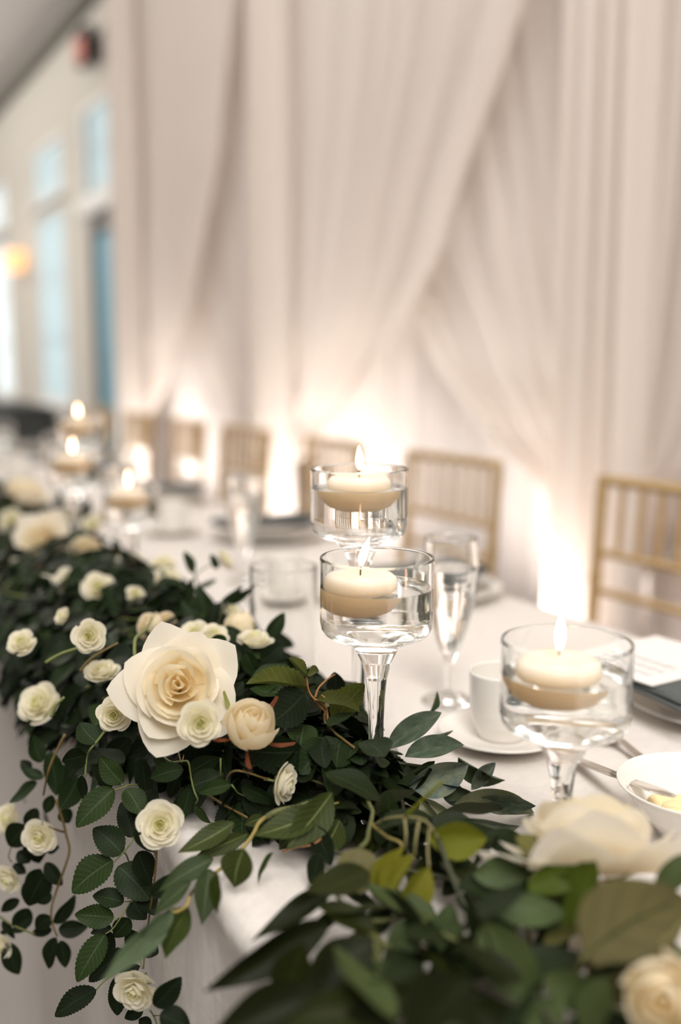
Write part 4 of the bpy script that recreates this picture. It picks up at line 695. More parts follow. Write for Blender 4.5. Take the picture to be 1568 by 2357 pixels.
STEMS = {
  'hanging_vine': [
   ([(0.233,0.8562,0.8352),(0.2292,0.8574,0.8298),(0.2239,0.8592,0.8228),(0.2186,0.861,0.8162),(0.2177,0.8711,0.8045),(0.2151,0.8696,0.7876)],1.1,'s0'),
   ([(0.259,0.8548,0.7756),(0.2507,0.8487,0.7805),(0.2423,0.8421,0.7824),(0.2345,0.846,0.7797)],0.7,'s0'),
   ([(0.2423,0.8421,0.7824),(0.2411,0.8433,0.7859)],0.5,'s0'),
   ([(0.2501,0.8411,0.7334),(0.2453,0.8322,0.7334),(0.2381,0.8346,0.7241),(0.2299,0.8376,0.7152)],0.7,'s0'),
   ([(0.2381,0.8346,0.7241),(0.2433,0.8419,0.7161),(0.2506,0.8573,0.6943),(0.2483,0.8438,0.6755),(0.2346,0.8275,0.6705),(0.2257,0.8301,0.6569),(0.2188,0.833,0.6511)],0.7,'s0'),
   ([(0.2431,0.8351,0.6749),(0.2353,0.8287,0.6798)],0.5,'s0'),
   ([(0.2264,0.8313,0.6658),(0.229,0.8294,0.6635)],0.5,'s0'),
   ([(0.2596,0.8405,0.755),(0.2598,0.8106,0.755),(0.252,0.7829,0.7368),(0.252,0.8058,0.6767),(0.252,0.8215,0.6388),(0.2464,0.8124,0.62)],1.0,'s2'),
   ([(0.2462,0.8366,0.6259),(0.2357,0.8299,0.6199),(0.2253,0.834,0.61),(0.2133,0.8287,0.6075),(0.208,0.8305,0.6013)],0.8,'s0'),
   ([(0.2467,0.836,0.6239),(0.2471,0.8242,0.6238),(0.2451,0.8132,0.62)],0.6,'s0'),
   ([(0.249,0.8048,0.5831),(0.252,0.8021,0.5772),(0.252,0.794,0.5737)],0.7,'s0'),
   ([(0.251,0.8028,0.578),(0.252,0.7857,0.5887)],0.5,'s0'),
   ([(0.252,0.7905,0.7434),(0.252,0.7829,0.7368),(0.252,0.7912,0.7208)],0.8,'s2'),
  ],
  'centre_spray': [
   ([(0.2737,0.8655,0.8188),(0.277,0.8508,0.8105),(0.2804,0.825,0.8057),(0.2842,0.801,0.8136),(0.2855,0.7892,0.8164),(0.2866,0.7864,0.8032),(0.2848,0.7747,0.7962),(0.2869,0.7722,0.7888),(0.2883,0.7817,0.7807)],0.8,'s0'),
   ([(0.2949,0.8534,0.8168),(0.2948,0.8399,0.8046),(0.2893,0.82,0.8057)],0.9,'s2'),
   ([(0.3004,0.8391,0.8185),(0.2985,0.8375,0.8026),(0.2899,0.8195,0.8045)],0.7,'s3'),
   ([(0.3129,0.7712,0.7995),(0.3088,0.7529,0.8144),(0.3108,0.7414,0.8213),(0.3202,0.7358,0.8192),(0.3332,0.7388,0.8114),(0.343,0.7441,0.8062)],0.9,'s2'),
   ([(0.3091,0.8039,0.7754),(0.315,0.7774,0.7744),(0.3235,0.7493,0.7732)],1.2,'s2'),
   ([(0.3098,0.7509,0.8056),(0.3118,0.7492,0.8023),(0.3178,0.756,0.7943),(0.326,0.7619,0.7875)],0.6,'s0'),
   ([(0.3068,0.7672,0.824),(0.3057,0.7652,0.8092)],0.7,'s0'),
  ],
  'orange_sprig': [
   ([(0.4314,0.7766,0.8099),(0.4241,0.7767,0.8206),(0.4177,0.7768,0.8344),(0.417,0.7788,0.8443),(0.411,0.7777,0.8519),(0.4022,0.778,0.8595),(0.3973,0.7763,0.867),(0.3945,0.7733,0.8745),(0.3944,0.7746,0.8819)],1.1,'s3'),
   ([(0.4043,0.7769,0.8595),(0.4073,0.7766,0.8674),(0.4145,0.7739,0.8752),(0.4218,0.7707,0.8803)],0.9,'s3'),
   ([(0.4169,0.7786,0.8423),(0.4113,0.7827,0.8483),(0.4041,0.7887,0.8602),(0.4022,0.7901,0.8622)],0.8,'s3'),
   ([(0.4234,0.7771,0.8206),(0.4264,0.7826,0.8288)],0.8,'s4'),
   ([(0.415,0.7811,0.851),(0.4171,0.7806,0.855),(0.4138,0.783,0.8582)],0.7,'s3'),
  ],
  'ruscus_sprig': [
   ([(0.4321,0.7872,0.8062),(0.4406,0.7812,0.7989),(0.4618,0.7688,0.7948),(0.4707,0.7521,0.7939),(0.4865,0.7428,0.7907),(0.5005,0.7347,0.7887)],1.6,'s5'),
   ([(0.4307,0.7761,0.8047),(0.4438,0.7543,0.7867),(0.4608,0.7435,0.7788),(0.4724,0.7245,0.7731),(0.4764,0.7104,0.7707),(0.4872,0.7039,0.7676)],1.6,'s5'),
   ([(0.4132,0.7528,0.8142),(0.4067,0.7211,0.8107),(0.4063,0.6977,0.8078),(0.3969,0.6673,0.8025),(0.3892,0.6488,0.8043),(0.3713,0.6241,0.8044),(0.3548,0.5995,0.8102),(0.3473,0.5974,0.8072)],1.7,'s4'),
   ([(0.4672,0.7541,0.7939),(0.4738,0.7492,0.7867),(0.4783,0.7338,0.7788)],0.7,'s5'),
   ([(0.5005,0.7347,0.7887),(0.5208,0.7211,0.7746),(0.5248,0.6944,0.7664)],1.0,'s5'),
  ],
  'serrated_branch': [
   ([(0.3842,0.6961,0.7938),(0.3537,0.7008,0.7903),(0.3347,0.7114,0.791),(0.3215,0.7175,0.7838),(0.3112,0.7105,0.777),(0.2972,0.7053,0.7684),(0.283,0.7007,0.7629),(0.2724,0.6948,0.7617)],1.8,'s6'),
   ([(0.2724,0.6948,0.7617),(0.2618,0.6941,0.7568),(0.252,0.6925,0.7529),(0.2475,0.6893,0.7502)],1.6,'s7'),
   ([(0.2475,0.6893,0.7502),(0.2437,0.685,0.7462),(0.2375,0.6877,0.7419),(0.2318,0.6854,0.7439)],1.5,'s6'),
   ([(0.3226,0.7067,0.7919),(0.3308,0.703,0.7968),(0.3509,0.7033,0.7963),(0.3684,0.7054,0.7974)],2.2,'s4'),
   ([(0.3655,0.6938,0.7874),(0.3627,0.683,0.783),(0.3554,0.6748,0.7789),(0.347,0.6786,0.7736),(0.3412,0.6923,0.7671),(0.3356,0.7055,0.7587)],1.2,'s3'),
   ([(0.3592,0.6841,0.7777),(0.3529,0.6877,0.7784),(0.3479,0.6897,0.7742)],1.0,'s3'),
  ],
  'pod_sprig': [
   ([(0.3866,0.6431,0.7962),(0.3811,0.6146,0.8149),(0.3841,0.5917,0.8255),(0.3913,0.5763,0.8269),(0.3934,0.5623,0.8189)],1.0,'s8'),
   ([(0.3831,0.5919,0.8239),(0.378,0.5821,0.8173),(0.3765,0.5812,0.8072)],1.0,'s8'),
   ([(0.3871,0.5786,0.8269),(0.379,0.5702,0.8189),(0.3773,0.5692,0.807)],1.0,'s8'),
   ([(0.3939,0.5743,0.8237),(0.386,0.5653,0.8126),(0.3805,0.5551,0.8026)],1.0,'s8'),
   ([(0.3841,0.5917,0.8262),(0.3941,0.578,0.8459),(0.4052,0.5736,0.8564)],1.4,'y1'),
   ([(0.3852,0.6442,0.798),(0.3852,0.6209,0.797),(0.3849,0.5985,0.7999),(0.3867,0.6167,0.777)],1.4,'s6'),
   ([(0.3298,0.5536,0.764),(0.305,0.5202,0.7585),(0.2925,0.5042,0.7598)],1.6,'s8'),
   ([(0.3934,0.5623,0.8189),(0.3854,0.5288,0.8),(0.3829,0.5049,0.787),(0.3808,0.4829,0.7868)],1.6,'s5'),
  ],
  'willow_branch': [
   ([(0.3706,0.5553,0.7711),(0.3381,0.5616,0.7705),(0.3292,0.5899,0.7719),(0.3289,0.6026,0.7777)],1.5,'s4'),
   ([(0.3327,0.5298,0.7696),(0.3176,0.5507,0.7756),(0.3037,0.5596,0.7821)],1.5,'s4'),
   ([(0.3351,0.4811,0.7625),(0.3165,0.5037,0.7674),(0.3131,0.52,0.784)],1.5,'s4'),
  ],
  'broad_leaf_branch': [
   ([(0.4143,0.4091,0.7677),(0.4253,0.407,0.7914),(0.433,0.3944,0.8103),(0.4475,0.3792,0.8366)],2.2,'s8'),
   ([(0.4048,0.4634,0.784),(0.41,0.4481,0.7787),(0.4078,0.4374,0.7765)],1.8,'s8'),
   ([(0.3973,0.4138,0.8078),(0.3999,0.4216,0.794),(0.4076,0.437,0.7738)],1.4,'s8'),
   ([(0.3976,0.5621,0.7976),(0.3957,0.5274,0.7914),(0.382,0.4895,0.7953)],1.8,'s5'),
  ],
  'side_vine': [
   ([(0.2218,0.9709,0.7931),(0.2107,0.9734,0.7715),(0.2038,0.9743,0.7542),(0.2024,0.9931,0.7241)],1.2,'s2'),
   ([(0.2137,0.9861,0.7197),(0.218,0.98,0.6977),(0.2198,0.9768,0.6845),(0.2217,0.9729,0.6682),(0.2157,0.9731,0.6493),(0.2092,0.9837,0.622),(0.203,0.9837,0.602),(0.2035,0.9808,0.5864),(0.2066,0.9772,0.5753)],1.3,'s2'),
   ([(0.2176,0.9783,0.6867),(0.2055,0.964,0.699),(0.2008,0.9671,0.7016)],1.0,'s2'),
   ([(0.1744,1.0292,0.641),(0.1717,1.0319,0.6478),(0.1767,1.0314,0.6614)],0.8,'s2'),
   ([(0.1607,1.0379,0.5789),(0.1705,1.0203,0.5753),(0.1881,0.9984,0.5719)],1.2,'s4'),
  ],
  'back_spray': [
   ([(0.4264,1.0998,0.8596),(0.4484,1.1823,0.8727),(0.4569,1.2271,0.8922)],1.2,'s5'),
   ([(0.4176,1.0474,0.8622),(0.4468,1.0912,0.8751),(0.466,1.0827,0.8881),(0.4805,1.0764,0.8984)],1.2,'s5'),
   ([(0.4232,1.1618,0.8741),(0.4546,1.205,0.8907),(0.4703,1.1982,0.9019)],0.9,'s4'),
   ([(0.2884,0.947,0.8708),(0.2963,0.9678,0.8826),(0.3148,0.9923,0.8835),(0.3371,1.038,0.8846)],1.6,'s0'),
   ([(0.2097,0.9896,0.8643),(0.2237,0.9833,0.873),(0.2386,0.976,0.8786)],1.6,'s0'),
   ([(0.2397,0.9715,0.8557),(0.2481,0.9687,0.8665),(0.2601,0.9635,0.8751),(0.2749,0.9567,0.8838)],1.4,'s2'),
   ([(0.2108,0.9799,0.8104),(0.2154,0.9791,0.8212),(0.2237,0.976,0.8298)],1.6,'s0'),
  ],
}
ROSES = [
  ((0.2829,0.8018,0.8821),0.1086,(-0.347,-0.82,0.455),'big','large open ivory rose at the middle of the garland, its heart facing outward'),
  ((0.3559,1.6717,0.8663),0.1145,(-0.665,-0.702,0.255),'big','large cream rose far along the garland beside the lowest lit far candle'),
  ((0.4709,0.4916,0.8261),0.1344,(0.302,0.545,0.782),'big','large white rose with ragged petals seen from behind among the broad leaves'),
  ((0.4662,2.3504,0.8672),0.1405,(0.085,-0.05,0.995),'big','flat open white rose at the far end of the visible garland'),
  ((0.2799,0.7433,0.8683),0.0365,(-0.243,-0.936,0.255),'small','pale greenish small rose pressed against the lower edge of the large open rose'),
  ((0.2394,0.8547,0.8473),0.0322,(-0.381,-0.892,0.243),'small','small cream rose tucked under the pointed petals of the large open rose, opposite the bud'),
  ((0.2508,0.7671,0.7767),0.0389,(-0.302,-0.835,0.46),'small','small ivory rose hanging alone just over the edge of the tablecloth'),
  ((0.2283,0.7772,0.6254),0.0398,(-0.599,-0.788,-0.143),'small','lowest small ivory rose, nodding at the end of the sharp hanging vine'),
  ((0.3494,0.7291,0.8067),0.0371,(0.652,-0.753,-0.093),'small','small rose seen from the side on a bent stem, its green calyx showing'),
  ((0.1954,0.9897,0.6814),0.0365,(-0.567,-0.818,0.096),'small','small rose on the blurred hanging vine with a brown stem behind it'),
  ((0.1692,1.0292,0.6234),0.0321,(-0.746,-0.65,-0.147),'small','small drooping rose on the blurred hanging vine, cut by the frame'),
  ((0.1807,1.0875,0.6643),0.0346,(-0.772,-0.434,0.464),'small','small pale rose at the top of the blurred hanging vine, beside the skirt'),
  ((0.1577,1.0236,0.5526),0.0275,(-0.756,-0.64,0.137),'small','small rose beside a round dark leaf at the bottom of the blurred vine'),
  ((0.2498,0.9719,0.8911),0.0340,(-0.426,-0.871,0.243),'small','small open rose with a dark green eye among dark leaves'),
  ((0.2012,1.0642,0.8676),0.0315,(-0.341,-0.616,0.71),'small','small rounded white rose alone in dark leaves, below the far large cream rose'),
  ((0.2661,0.99,0.8466),0.0360,(-0.151,-0.273,0.95),'small','shaded small rose half hidden behind a pointed dark leaf'),
  ((0.2163,1.0669,0.7964),0.0471,(-0.543,-0.551,0.634),'small','shaded beige rose behind a single dark oval leaf'),
  ((0.2503,1.0862,0.8856),0.0211,(-0.794,-0.257,0.551),'small','half hidden white rose with one petal showing beside a dark leaf'),
  ((0.3701,0.9944,0.8719),0.0349,(-0.375,-0.47,0.799),'small','cream rose just behind the top petal of the large open rose'),
  ((0.381,0.9659,0.8754),0.0324,(-0.055,-0.504,0.862),'small','yellowish cream rose touching the dark leaf behind the large open rose'),
  ((0.4349,1.0267,0.8648),0.0328,(-0.733,-0.066,0.677),'bud','pale bud with a bright green sepal behind the large open rose'),
  ((0.4226,0.9531,0.8681),0.0392,(0.037,-0.132,0.991),'small','small white rose seen edge on beside an upright green leaf'),
  ((0.4362,1.2815,0.8724),0.0463,(-0.13,-0.235,0.963),'small','white rose against the tablecloth at the back edge of the garland'),
  ((0.4739,1.3984,0.8674),0.0426,(-0.041,-0.282,0.958),'small','pale yellow rose lying against the white cloth, beyond the garland'),
  ((0.4372,1.4423,0.87),0.0393,(-0.171,-0.309,0.936),'small','blurred white rose in front of the stem of the shortest far candle holder'),
  ((0.3191,1.3456,0.8677),0.0392,(-0.319,-0.784,0.533),'small','rounded white rose under the far large cream rose, centre of a row of three'),
  ((0.3029,1.3983,0.853),0.0342,(-0.41,-0.739,0.535),'small','smaller pale rose at the end of a row of three under the far large rose'),
  ((0.3396,1.2656,0.8722),0.0431,(-0.211,-0.774,0.597),'small','ruffled white rose nearest the camera in a row of three'),
  ((0.367,1.1932,0.8757),0.0240,(0.002,-0.802,0.597),'small','small white rose half covered by leaves at the top of the garland'),
  ((0.3692,1.9982,0.8587),0.0494,(-0.439,-0.792,0.424),'small','blurred round white rose beyond the far large cream rose'),
  ((0.4688,1.7726,0.8765),0.0361,(-0.18,-0.752,0.634),'small','blurred pale rose near the stem of the middle far candle holder'),
  ((0.4745,1.9975,0.8579),0.0349,(-0.369,-0.666,0.648),'small','blurred small rose deep among the far garland leaves'),
  ((0.5025,1.8124,0.8806),0.0323,(0.111,-0.678,0.726),'small','blurred pale rose beside a brown leaf under the lowest far candle'),
  ((0.4955,1.2076,0.9036),0.0300,(0.663,-0.515,0.543),'small','small white rose on a thin stem standing out over the cloth'),
  ((0.4522,1.0869,0.8674),0.0262,(0.328,-0.583,0.743),'small','small pale rose between two slim leaves in front of the glass vase'),
  ((0.3404,1.0568,0.8699),0.0274,(-0.662,-0.476,0.579),'bud','shaded cream bud directly above the large open rose'),
  ((0.3628,1.067,0.8672),0.0249,(-0.197,-0.805,0.559),'bud','shaded narrow bud between leaves behind the large open rose'),
  ((0.4479,0.8495,0.8168),0.0340,(-0.032,-0.696,0.718),'small','small cream rose hidden behind the orange stemmed sprig'),
  ((0.4013,0.3547,0.8134),0.0396,(-0.69,-0.561,0.457),'bud','blurred cream rose close to the camera in the corner of the garland'),
  ((0.3249,0.7403,0.8612),0.0381,(-0.056,-0.628,0.776),'bud','plump ivory rosebud with long reddish brown sepals'),
  ((0.4044,1.5749,0.8631),0.0461,(-0.171,-0.725,0.667),'bud','blurred cream rosebud with orange sepals beside the far large rose'),
]
# ------------------------------------------------------------------ leaves
def wfun(kind, t):
    if kind in 'rq': return .5 * max(0, math.sin(PI * t ** .82)) ** .72
    if kind == 'l': return .5 * max(0, math.sin(PI * t ** .80)) ** .95
    if kind == 'u': return .5 * max(0, math.sin(PI * t ** .85)) ** .85
    if kind == 'o': return .5 * max(0, math.sin(PI * t ** .80)) ** .75
    if kind == 't': return .5 * max(0, math.sin(PI * t ** .75)) ** .62
    if kind == 'y': return .5 * max(0, math.sin(PI * t ** 1.05)) ** .8
    if kind == 'g': return .5 * max(0, math.sin(PI * t ** .88)) ** .72
    return .5 * max(0, math.sin(PI * t ** .85)) ** 1.0
SHAPE = {'r': (26, 4, .05), 'q': (8, 2, 0), 'l': (34, 4, .035), 'u': (14, 6, 0), 'o': (24, 4, .05), 't': (14, 6, 0), 'y': (14, 6, 0), 'g': (14, 4, 0), 'w': (14, 4, 0)}
FOLD = {'r': .16, 'q': .16, 'l': .14, 'u': .42, 'o': .42, 't': .10, 'y': .55, 'g': .14, 'w': .22}
def leaf_geom(kind, var):
    nt, ns, tooth = SHAPE[kind]; bend = (-.16, .10, -.30)[var]; vs, uv, fs = [], [], []
    tw = (.15, -.2, .05)[var]; sd = (.05, -.05, .02)[var]
    for i in range(nt + 1):
        t = i / nt; w = wfun(kind, t)
        if tooth and 0 < i < nt: w *= 1 + tooth * (1 if i % 2 else -1)
        for j in range(ns + 1):
            s = 2 * j / ns - 1; x = s * w
            z = bend * t * t * .6 + FOLD[kind] * abs(s) ** 1.3 * w + tw * s * w * t + .02 * math.sin(9 * t + 3 * s + var * 2) * abs(s)
            vs.append((x + sd * math.sin(PI * t), t, z)); uv.append((.5 + .5 * s, t))
    for i in range(nt):
        for j in range(ns):
            a = i * (ns + 1) + j; fs.append((a, a + 1, a + ns + 2, a + ns + 1))
    return vs, fs, uv
_lm = {}
def leaf_mesh(kind, mk, var):
    k_ = (kind, mk, var)
    if k_ not in _lm:
        vs, fs, uv = leaf_geom(kind, var); _lm[k_] = mesh('leaf', vs, fs, M_[mk], uv)
    return _lm[k_]
def leaf_matrix(b, e, n, w):
    b, e, n = Vector(b), Vector(e), Vector(n); y_ = e - b; L = y_.length; y_ = y_ / L
    x_ = y_.cross(n); x_ = x_.normalized() if x_.length > 1e-5 else y_.orthogonal().normalized()
    z_ = x_.cross(y_); x_ = x_ * (L * w); yy = y_ * L; z_ = z_ * L
    return Matrix(((x_.x, yy.x, z_.x, b.x), (x_.y, yy.y, z_.y, b.y), (x_.z, yy.z, z_.z, b.z), (0, 0, 0, 1)))
SPRIG = {
 'hanging_vine': ('trailing vine of sharp dark toothed leaves hanging down the front of the tablecloth', 'vine'),
 'centre_spray': ('spray of dark toothed leaves around and below the large open rose', 'spray'),
 'orange_sprig': ('small upright sprig with peach coloured stems and olive leaves beside the holder stem', 'sprig'),
 'ruscus_sprig': ('sprig of smooth grey green pointed leaves lying on the cloth toward the saucer', 'sprig'),
 'serrated_branch': ('long branch of narrow dull green leaves reaching over the table edge above the lowest rose', 'branch'),
 'pod_sprig': ('sprig with drooping yellow green leaves and one round tan leaf', 'sprig'),
 'willow_branch': ('dark branch with long slender leaves pointing across the table corner', 'branch'),
 'broad_leaf_branch': ('blurred branch of broad smooth leaves in front of the ragged white rose', 'branch'),
 'side_vine': ('blurred trailing vine hanging down the skirt beside the sharp one', 'vine'),
 'back_spray': ('leaves standing up along the back edge of the garland against the cloth', 'spray'),
}
for key, rows in LEAVES.items():
    b0 = Vector(STEMS[key][0][0][0])
    root = empty(key, b0); tag(root, *SPRIG[key]); inv = Matrix.Translation(-b0)
    for i, (b, e, n, w, t) in enumerate(rows):
        var = int(hsh(b[0] * 91, e[2] * 77, i) * 3) % 3
        link('leaf', leaf_mesh(t[0], t, var), root, inv @ leaf_matrix(b, e, n, w))
    for pts, r, mk in STEMS[key]:
        r *= .001
        link('stem', mesh('stem', *tube(smooth_path(pts, 5), lambda t, r=r: r * (1.15 - .35 * t), 7), M_[mk]), root, inv)

# garland bodies: mounded rose leaves along the near side of the table
FRONT = [(.6, .41), (.70, .385), (.76, .345), (.82, .31), (.9, .28), (1.0, .245), (1.2, .225), (4.5, .25)]
BACK = [(.6, .46), (.72, .465), (.85, .495), (1.0, .53), (1.3, .54), (2.0, .56), (2.7, .53), (4.5, .5)]
def mound(Y):
    f_, b_ = interp(FRONT, Y), interp(BACK, Y)
    h = .105 + .015 * math.sin(Y * 5 + 1)
    if Y < .85: h *= .45 + .55 * max(0, (Y - .55) / .3)
    return (f_ + b_) / 2, (b_ - f_) / 2, h
def surf(Y, s, q=1.0):
    """s from -1 (front, may hang over the edge) to 1 (back)."""
    c, hw, h = mound(Y)
    X = c + s * hw; z = TZ + .012 + q * h * max(.06, (1 - s * s)) ** .6
    N_ = Vector((s * .9 - .15, 0, .75)).normalized()
    if X < .262: X = .262 - (.262 - X) * .55; z = z - (.262 - X) * .9 - .01
    return Vector((X, Y, z)), N_
def garland(y0, y1, n_part, n_fill, label, mks, seed, ln=(.028, .046), hang=0, kinds='r', wr=(.55, .8)):
    R_ = random.Random(seed); root = empty('rose_garland', (.38, (y0 + y1) / 2, TZ + .02)); tag(root, label, 'garland', 'lengths of dark rose leaf garland')
    inv = Matrix.Translation(-root.location); fv, ff, fu = [], [], []
    def one(q):
        Y = R_.uniform(y0, y1); s = R_.uniform(-1.05, 1.0); p, N_ = surf(Y, s, q)
        d = Vector((R_.gauss(0, 1) + s * .8, R_.gauss(0, 1), R_.gauss(0, .35) - .2 * abs(s))); d -= N_ * d.dot(N_) * .8
        d.normalize(); L = R_.uniform(*ln); n = (N_ + Vector((R_.gauss(0, .4), R_.gauss(0, .4), R_.gauss(0, .25)))).normalized()
        b = p; e = p + d * L
        if e.x > .255 and e.z < TZ + .006: e.z = TZ + .006
        if e.x <= .255 and e.z < TZ - .02: e.x = min(e.x, .235)
        return b, e, n, R_.uniform(*wr)
    for i in range(n_part):
        b, e, n, w = one(R_.uniform(.75, 1.05)); mk = mks[int(R_.random() ** 1.3 * len(mks))]
        link('leaf', leaf_mesh(kinds, mk, R_.randrange(3)), root, inv @ leaf_matrix(b, e, n, w))
    for i in range(hang):                                # leaves hanging in front of the cloth
        Y = R_.uniform(y0, y1); z = TZ + .03 - .14 * R_.random() ** 1.7; b = Vector((.215 + R_.uniform(-.03, .03), Y, z))
        e = b + Vector((R_.uniform(-.015, .01), R_.uniform(-.035, .035), R_.uniform(-.035, .005)))
        link('leaf', leaf_mesh(kinds, mks[int(R_.random() ** 1.3 * len(mks))], R_.randrange(3)), root, inv @ leaf_matrix(b, e, Vector((-1, R_.gauss(0, .4), R_.gauss(.2, .4))).normalized(), R_.uniform(*wr)))
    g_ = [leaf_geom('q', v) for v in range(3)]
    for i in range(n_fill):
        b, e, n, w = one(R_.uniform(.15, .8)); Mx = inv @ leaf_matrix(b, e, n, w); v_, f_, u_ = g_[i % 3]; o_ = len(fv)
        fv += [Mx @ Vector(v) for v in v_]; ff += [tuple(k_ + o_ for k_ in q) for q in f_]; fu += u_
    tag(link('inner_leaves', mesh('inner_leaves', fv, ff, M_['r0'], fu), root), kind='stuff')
    for k_ in range(7):
        ph = R_.uniform(0, 6); pts = []
        m = max(6, int((y1 - y0) / .06))
        for i in range(m + 1):
            Y = y0 + (y1 - y0) * i / m; p, N_ = surf(Y, .75 * math.sin(Y * R_.uniform(5, 6) + ph), .75 + .15 * math.sin(ph)); pts.append(p)
        link('vine_stem', mesh('vine_stem', *tube(smooth_path(pts, 3), .0013, 6), M_[('s0', 's2', 's4')[k_ % 3]]), root, inv)
garland(.72, 1.22, 285, 520, 'nearest length of rose leaf garland, under the large open rose', ['r0', 'r0', 'r1', 'r1', 'r2'], 11)
garland(1.10, 1.75, 285, 480, 'middle length of rose leaf garland, under the row of three white roses', ['r0', 'r1', 'r1', 'r2'], 12, ln=(.032, .05), hang=14)
garland(1.72, 2.7, 290, 420, 'farthest length of rose leaf garland, under the far large cream rose', ['r1', 'r0', 'r1', 'r2'], 13, ln=(.04, .06))
garland(2.65, 4.3, 240, 260, 'barely visible end of the garland beyond the far candles', ['r1', 'r1', 'r2'], 14, ln=(.045, .07))
# mixed greenery under the front branches
def greenery():
    R_ = random.Random(5); root = empty('greenery_garland', (.36, .5, TZ + .01)); tag(root, 'thick dark bed of mixed smooth leaves under the front branches', 'garland'); inv = Matrix.Translation(-root.location)
    for i in range(150):
        Y = R_.uniform(.2, .74); t = (Y - .12) / .62; X = R_.uniform(interp([(.15, .25), (.4, .25), (.52, .30), (.62, .375), (.74, .40)], Y), .47); z = TZ + .008 + R_.random() * .045
        d = Vector((R_.gauss(-.2, 1), R_.gauss(0, 1), R_.gauss(0, .3))).normalized(); L = R_.uniform(.035, .06)
        b = Vector((X, Y, z)); e = b + d * L
        e.z = max(e.z, TZ + .008)
        link('leaf', leaf_mesh('g', R_.choice(['g2', 'g2', 'g0', 'w0', 'w1', 'g2']), R_.randrange(3)), root, inv @ leaf_matrix(b, e, Vector((R_.gauss(0, .4), R_.gauss(0, .4), 1)).normalized(), R_.uniform(.35, .55)))
    for k_ in range(5):
        pts = [(.41 + .05 * math.sin(k_ * 2 + i * .9), .14 + .07 * i, TZ + .02 + .012 * math.sin(i + k_)) for i in range(9)]
        link('stem', mesh('stem', *tube(smooth_path(pts, 4), .0017, 6), M_[('s5', 's4')[k_ % 2]]), root, inv)
greenery()

# ------------------------------------------------------------------ roses
def petal(th, Wd, prof, mat, k=.3, pw=2.0, curl=0.0, droop=0.0, n=(7, 8), seed=0, spir=0.0, lip=0.0):
    (r0, z0), (r1, z1), (r2, z2) = prof; vs, uv, fs = [], [], []
    nt, ns = n
    for i in range(nt + 1):
        t = i / nt
        for j in range(ns + 1):
            s = 2 * j / ns - 1; te = t * (1 - k * abs(s) ** pw)
            r = (1 - te) ** 2 * r0 + 2 * te * (1 - te) * r1 + te * te * r2; z = (1 - te) ** 2 * z0 + 2 * te * (1 - te) * z1 + te * te * z2
            a = th + s * Wd * (.55 + .45 * math.sin(PI * min(1, .15 + .6 * te)))
            r *= 1 + spir * s * te
            if t > .7: q = (t - .7) / .3; r += lip * q * q; z -= lip * .35 * q * q
            r += curl * s * s * te + .018 * math.sin(3.1 * s + 5 * te + seed); z -= droop * s * s * te * te
            z += .016 * math.sin(4 * s + seed * 1.7) * te
            vs.append((r * math.cos(a), r * math.sin(a), z)); uv.append((.5 + .5 * s, t))
    for i in range(nt):
        for j in range(ns):
            a = i * (ns + 1) + j; fs.append((a, a + 1, a + ns + 2, a + ns + 1))
    return mesh('petal', vs, fs, mat, uv)
def ring(out, cnt, th0, Wd, prof, mat, **kw):
    for i in range(cnt): 
        j = hsh(th0, i, cnt)
        out.append(('petal', petal(th0 + 2 * PI * i / cnt + (j - .5) * .25, Wd * (.9 + .2 * j), [(r * (.96 + .08 * j), z + .03 * (j - .5)) for r, z in prof], mat, seed=th0 + i, **kw)))
def tpl_big(v):
    o = []; I, O = P_['big_in'], P_['big_out']
    ring(o, 3, .2 + v, 1.5, [(.03, 0), (.12, .35), (.06, .62)], I, k=.15, spir=.3)
    ring(o, 3, .7 + v, 1.35, [(.06, 0), (.24, .30), (.15, .66)], I, k=.25, spir=.22, lip=.03)
    ring(o, 4, .1 + v, 1.15, [(.08, -.02), (.36, .25), (.27, .64)], I, k=.28, spir=.16, lip=.05)
    ring(o, 5, .8 + v, 1.0, [(.10, -.05), (.54, .16), (.45, .58)], I, k=.32, spir=.12, lip=.07, n=(9, 8))
    ring(o, 5, .35 + v, .92, [(.12, -.10), (.66, .06), (.57, .48)], O, k=.34, spir=.10, lip=.10, n=(9, 8))
    ring(o, 4, .9 + v, .86, [(.15, -.14), (.66, -.04), (.92, .30)], O, k=.40, pw=1.15, droop=.18, lip=.06, n=(10, 10))
    ring(o, 5, .3 + v, .70, [(.15, -.20), (.72, -.12), (1.12, .12)], O, k=.42, pw=1.1, droop=.26, lip=.05, n=(10, 10))
    for i in range(5): o.append(('sepal', petal(i * 2 * PI / 5, .22, [(.08, -.24), (.4, -.30), (.62, -.22)], M_['sepal'], k=.6, pw=1.2)))
    o.append(('stem', mesh('stem', *tube([(0, 0, -.16), (0, 0, -.5)], .05, 8), M_['s0'])))
    return o
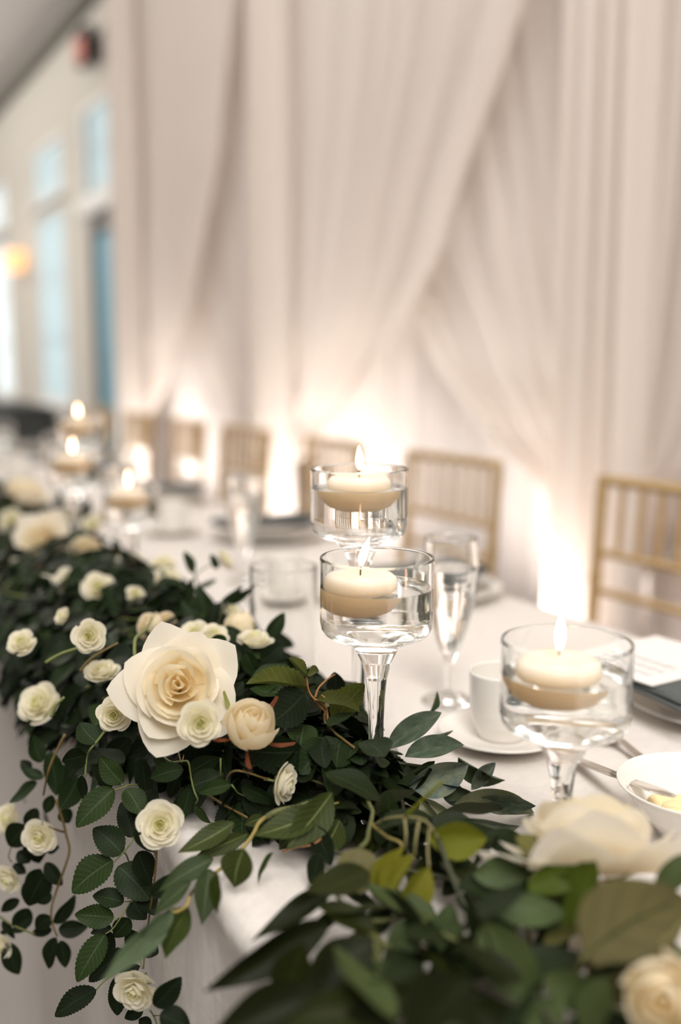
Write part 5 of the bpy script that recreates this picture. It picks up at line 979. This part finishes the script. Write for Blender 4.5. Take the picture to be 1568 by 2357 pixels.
def tpl_small(v):
    o = []; I, O = P_['sm_in'], P_['sm_out']
    ring(o, 3, .3 + v, 1.4, [(.02, 0), (.14, .3), (.06, .52)], I, k=.15, n=(4, 6), spir=.3)
    ring(o, 4, .9 + v, 1.1, [(.05, 0), (.30, .28), (.18, .58)], I, k=.25, n=(5, 6), spir=.2)
    ring(o, 4, .2 + v, 1.0, [(.07, -.02), (.48, .24), (.33, .62)], O, k=.3, n=(6, 6), spir=.16, lip=.05)
    ring(o, 5, .6 + v, .85, [(.08, -.06), (.68, .14), (.52, .58)], O, k=.32, n=(6, 6), spir=.13, lip=.08)
    ring(o, 5, .1 + v, .78, [(.10, -.12), (.86, .02), (.78, .46)], O, k=.32, n=(6, 6), spir=.1, lip=.08)
    ring(o, 5, .5 + v, .62, [(.10, -.16), (.82, -.14), (1.02, .20)], O, k=.24, droop=-.05, n=(6, 6), lip=.04)
    for i in range(5): o.append(('sepal', petal(i * 2 * PI / 5 + v, .36, [(.06, -.26), (.5, -.30), (.80, .0)], M_['sepal'], k=.5, pw=1.3, n=(5, 4))))
    o.append(('stem', mesh('stem', *tube([(0, 0, -.16), (.03, 0, -.5), (.12, .02, -.9)], .05, 7), M_['s0'])))
    return o
def tpl_bud(v, red):
    o = []; B = P_['bud']
    ring(o, 3, .2 + v, 1.4, [(.05, .2), (.26, .5), (.12, .80)], B, k=.12, n=(5, 6), spir=.25)
    ring(o, 3, .6 + v, 1.4, [(.15, -.2), (.62, .35), (.26, .86)], B, k=.2, n=(6, 8), spir=.2)
    ring(o, 3, .1 + v, 1.35, [(.15, -.55), (1.05, -.1), (.44, .84)], B, k=.25, n=(8, 8), spir=.14, lip=.04)
    ring(o, 4, .9 + v, 1.15, [(.15, -.72), (1.36, -.45), (.66, .66)], B, k=.34, n=(8, 8), spir=.1, lip=.10)
    for i in range(5):
        if red: o.append(('sepal', petal(i * 2 * PI / 5 + v + .3, .08, [(.15, -.70), (1.1, -1.0), (1.8, -.05)], M_['sepal_red' if i % 5 != 2 else 'sepal_green'], k=.3, pw=3, n=(8, 4))))
        else: o.append(('sepal', petal(i * 2 * PI / 5 + v, .4, [(.1, -.78), (.9, -.8), (.95, .0)], M_['sepal_green'], k=.6, pw=1.2, n=(5, 4))))
    o.append(('stem', mesh('stem', *tube([(0, 0, -.6), (0, .03, -1.0), (.05, .05, -1.5)], .07, 8), M_['s0'])))
    return o
TPL = {'big': [tpl_big(0), tpl_big(1.0)], 'small': [tpl_small(0), tpl_small(.5), tpl_small(1.1)], 'bud': [tpl_bud(0, False)], 'redbud': [tpl_bud(.4, True)]}
for i, (pos, dia, fc, kind, lab) in enumerate(ROSES):
    z_ = Vector(fc).normalized(); x_ = Vector((0, 0, 1)).cross(z_)
    x_ = x_.normalized() if x_.length > .05 else Vector((1, 0, 0)); y_ = z_.cross(x_)
    rr = dia / 2 * (1.0 if kind == 'small' else .95 if kind == 'big' else 1.2); spin = hsh(i, 3) * 6.28 if i else .25
    Rm = Matrix(((x_.x, y_.x, z_.x), (x_.y, y_.y, z_.y), (x_.z, y_.z, z_.z))).to_4x4() @ Matrix.Rotation(spin, 4, 'Z')
    Mx = Matrix.Translation(Vector(pos) - z_ * rr * .15) @ Rm @ Matrix.Scale(rr, 4)
    nm = {'big': 'rose', 'small': 'spray_rose', 'bud': 'rosebud'}[kind]
    ro = empty(nm, M=Mx); tag(ro, lab, 'rose' if kind != 'bud' else 'rosebud', {'big': 'large white roses', 'small': 'small white spray roses', 'bud': 'rosebuds in the garland'}[kind])
    tk = 'redbud' if 'sepals' in lab and kind == 'bud' else kind
    tp = TPL[tk][i % len(TPL[tk])]
    for pn, me in tp:
        if pn == 'petal' and dia < 0 : continue
        link(pn, me, ro)
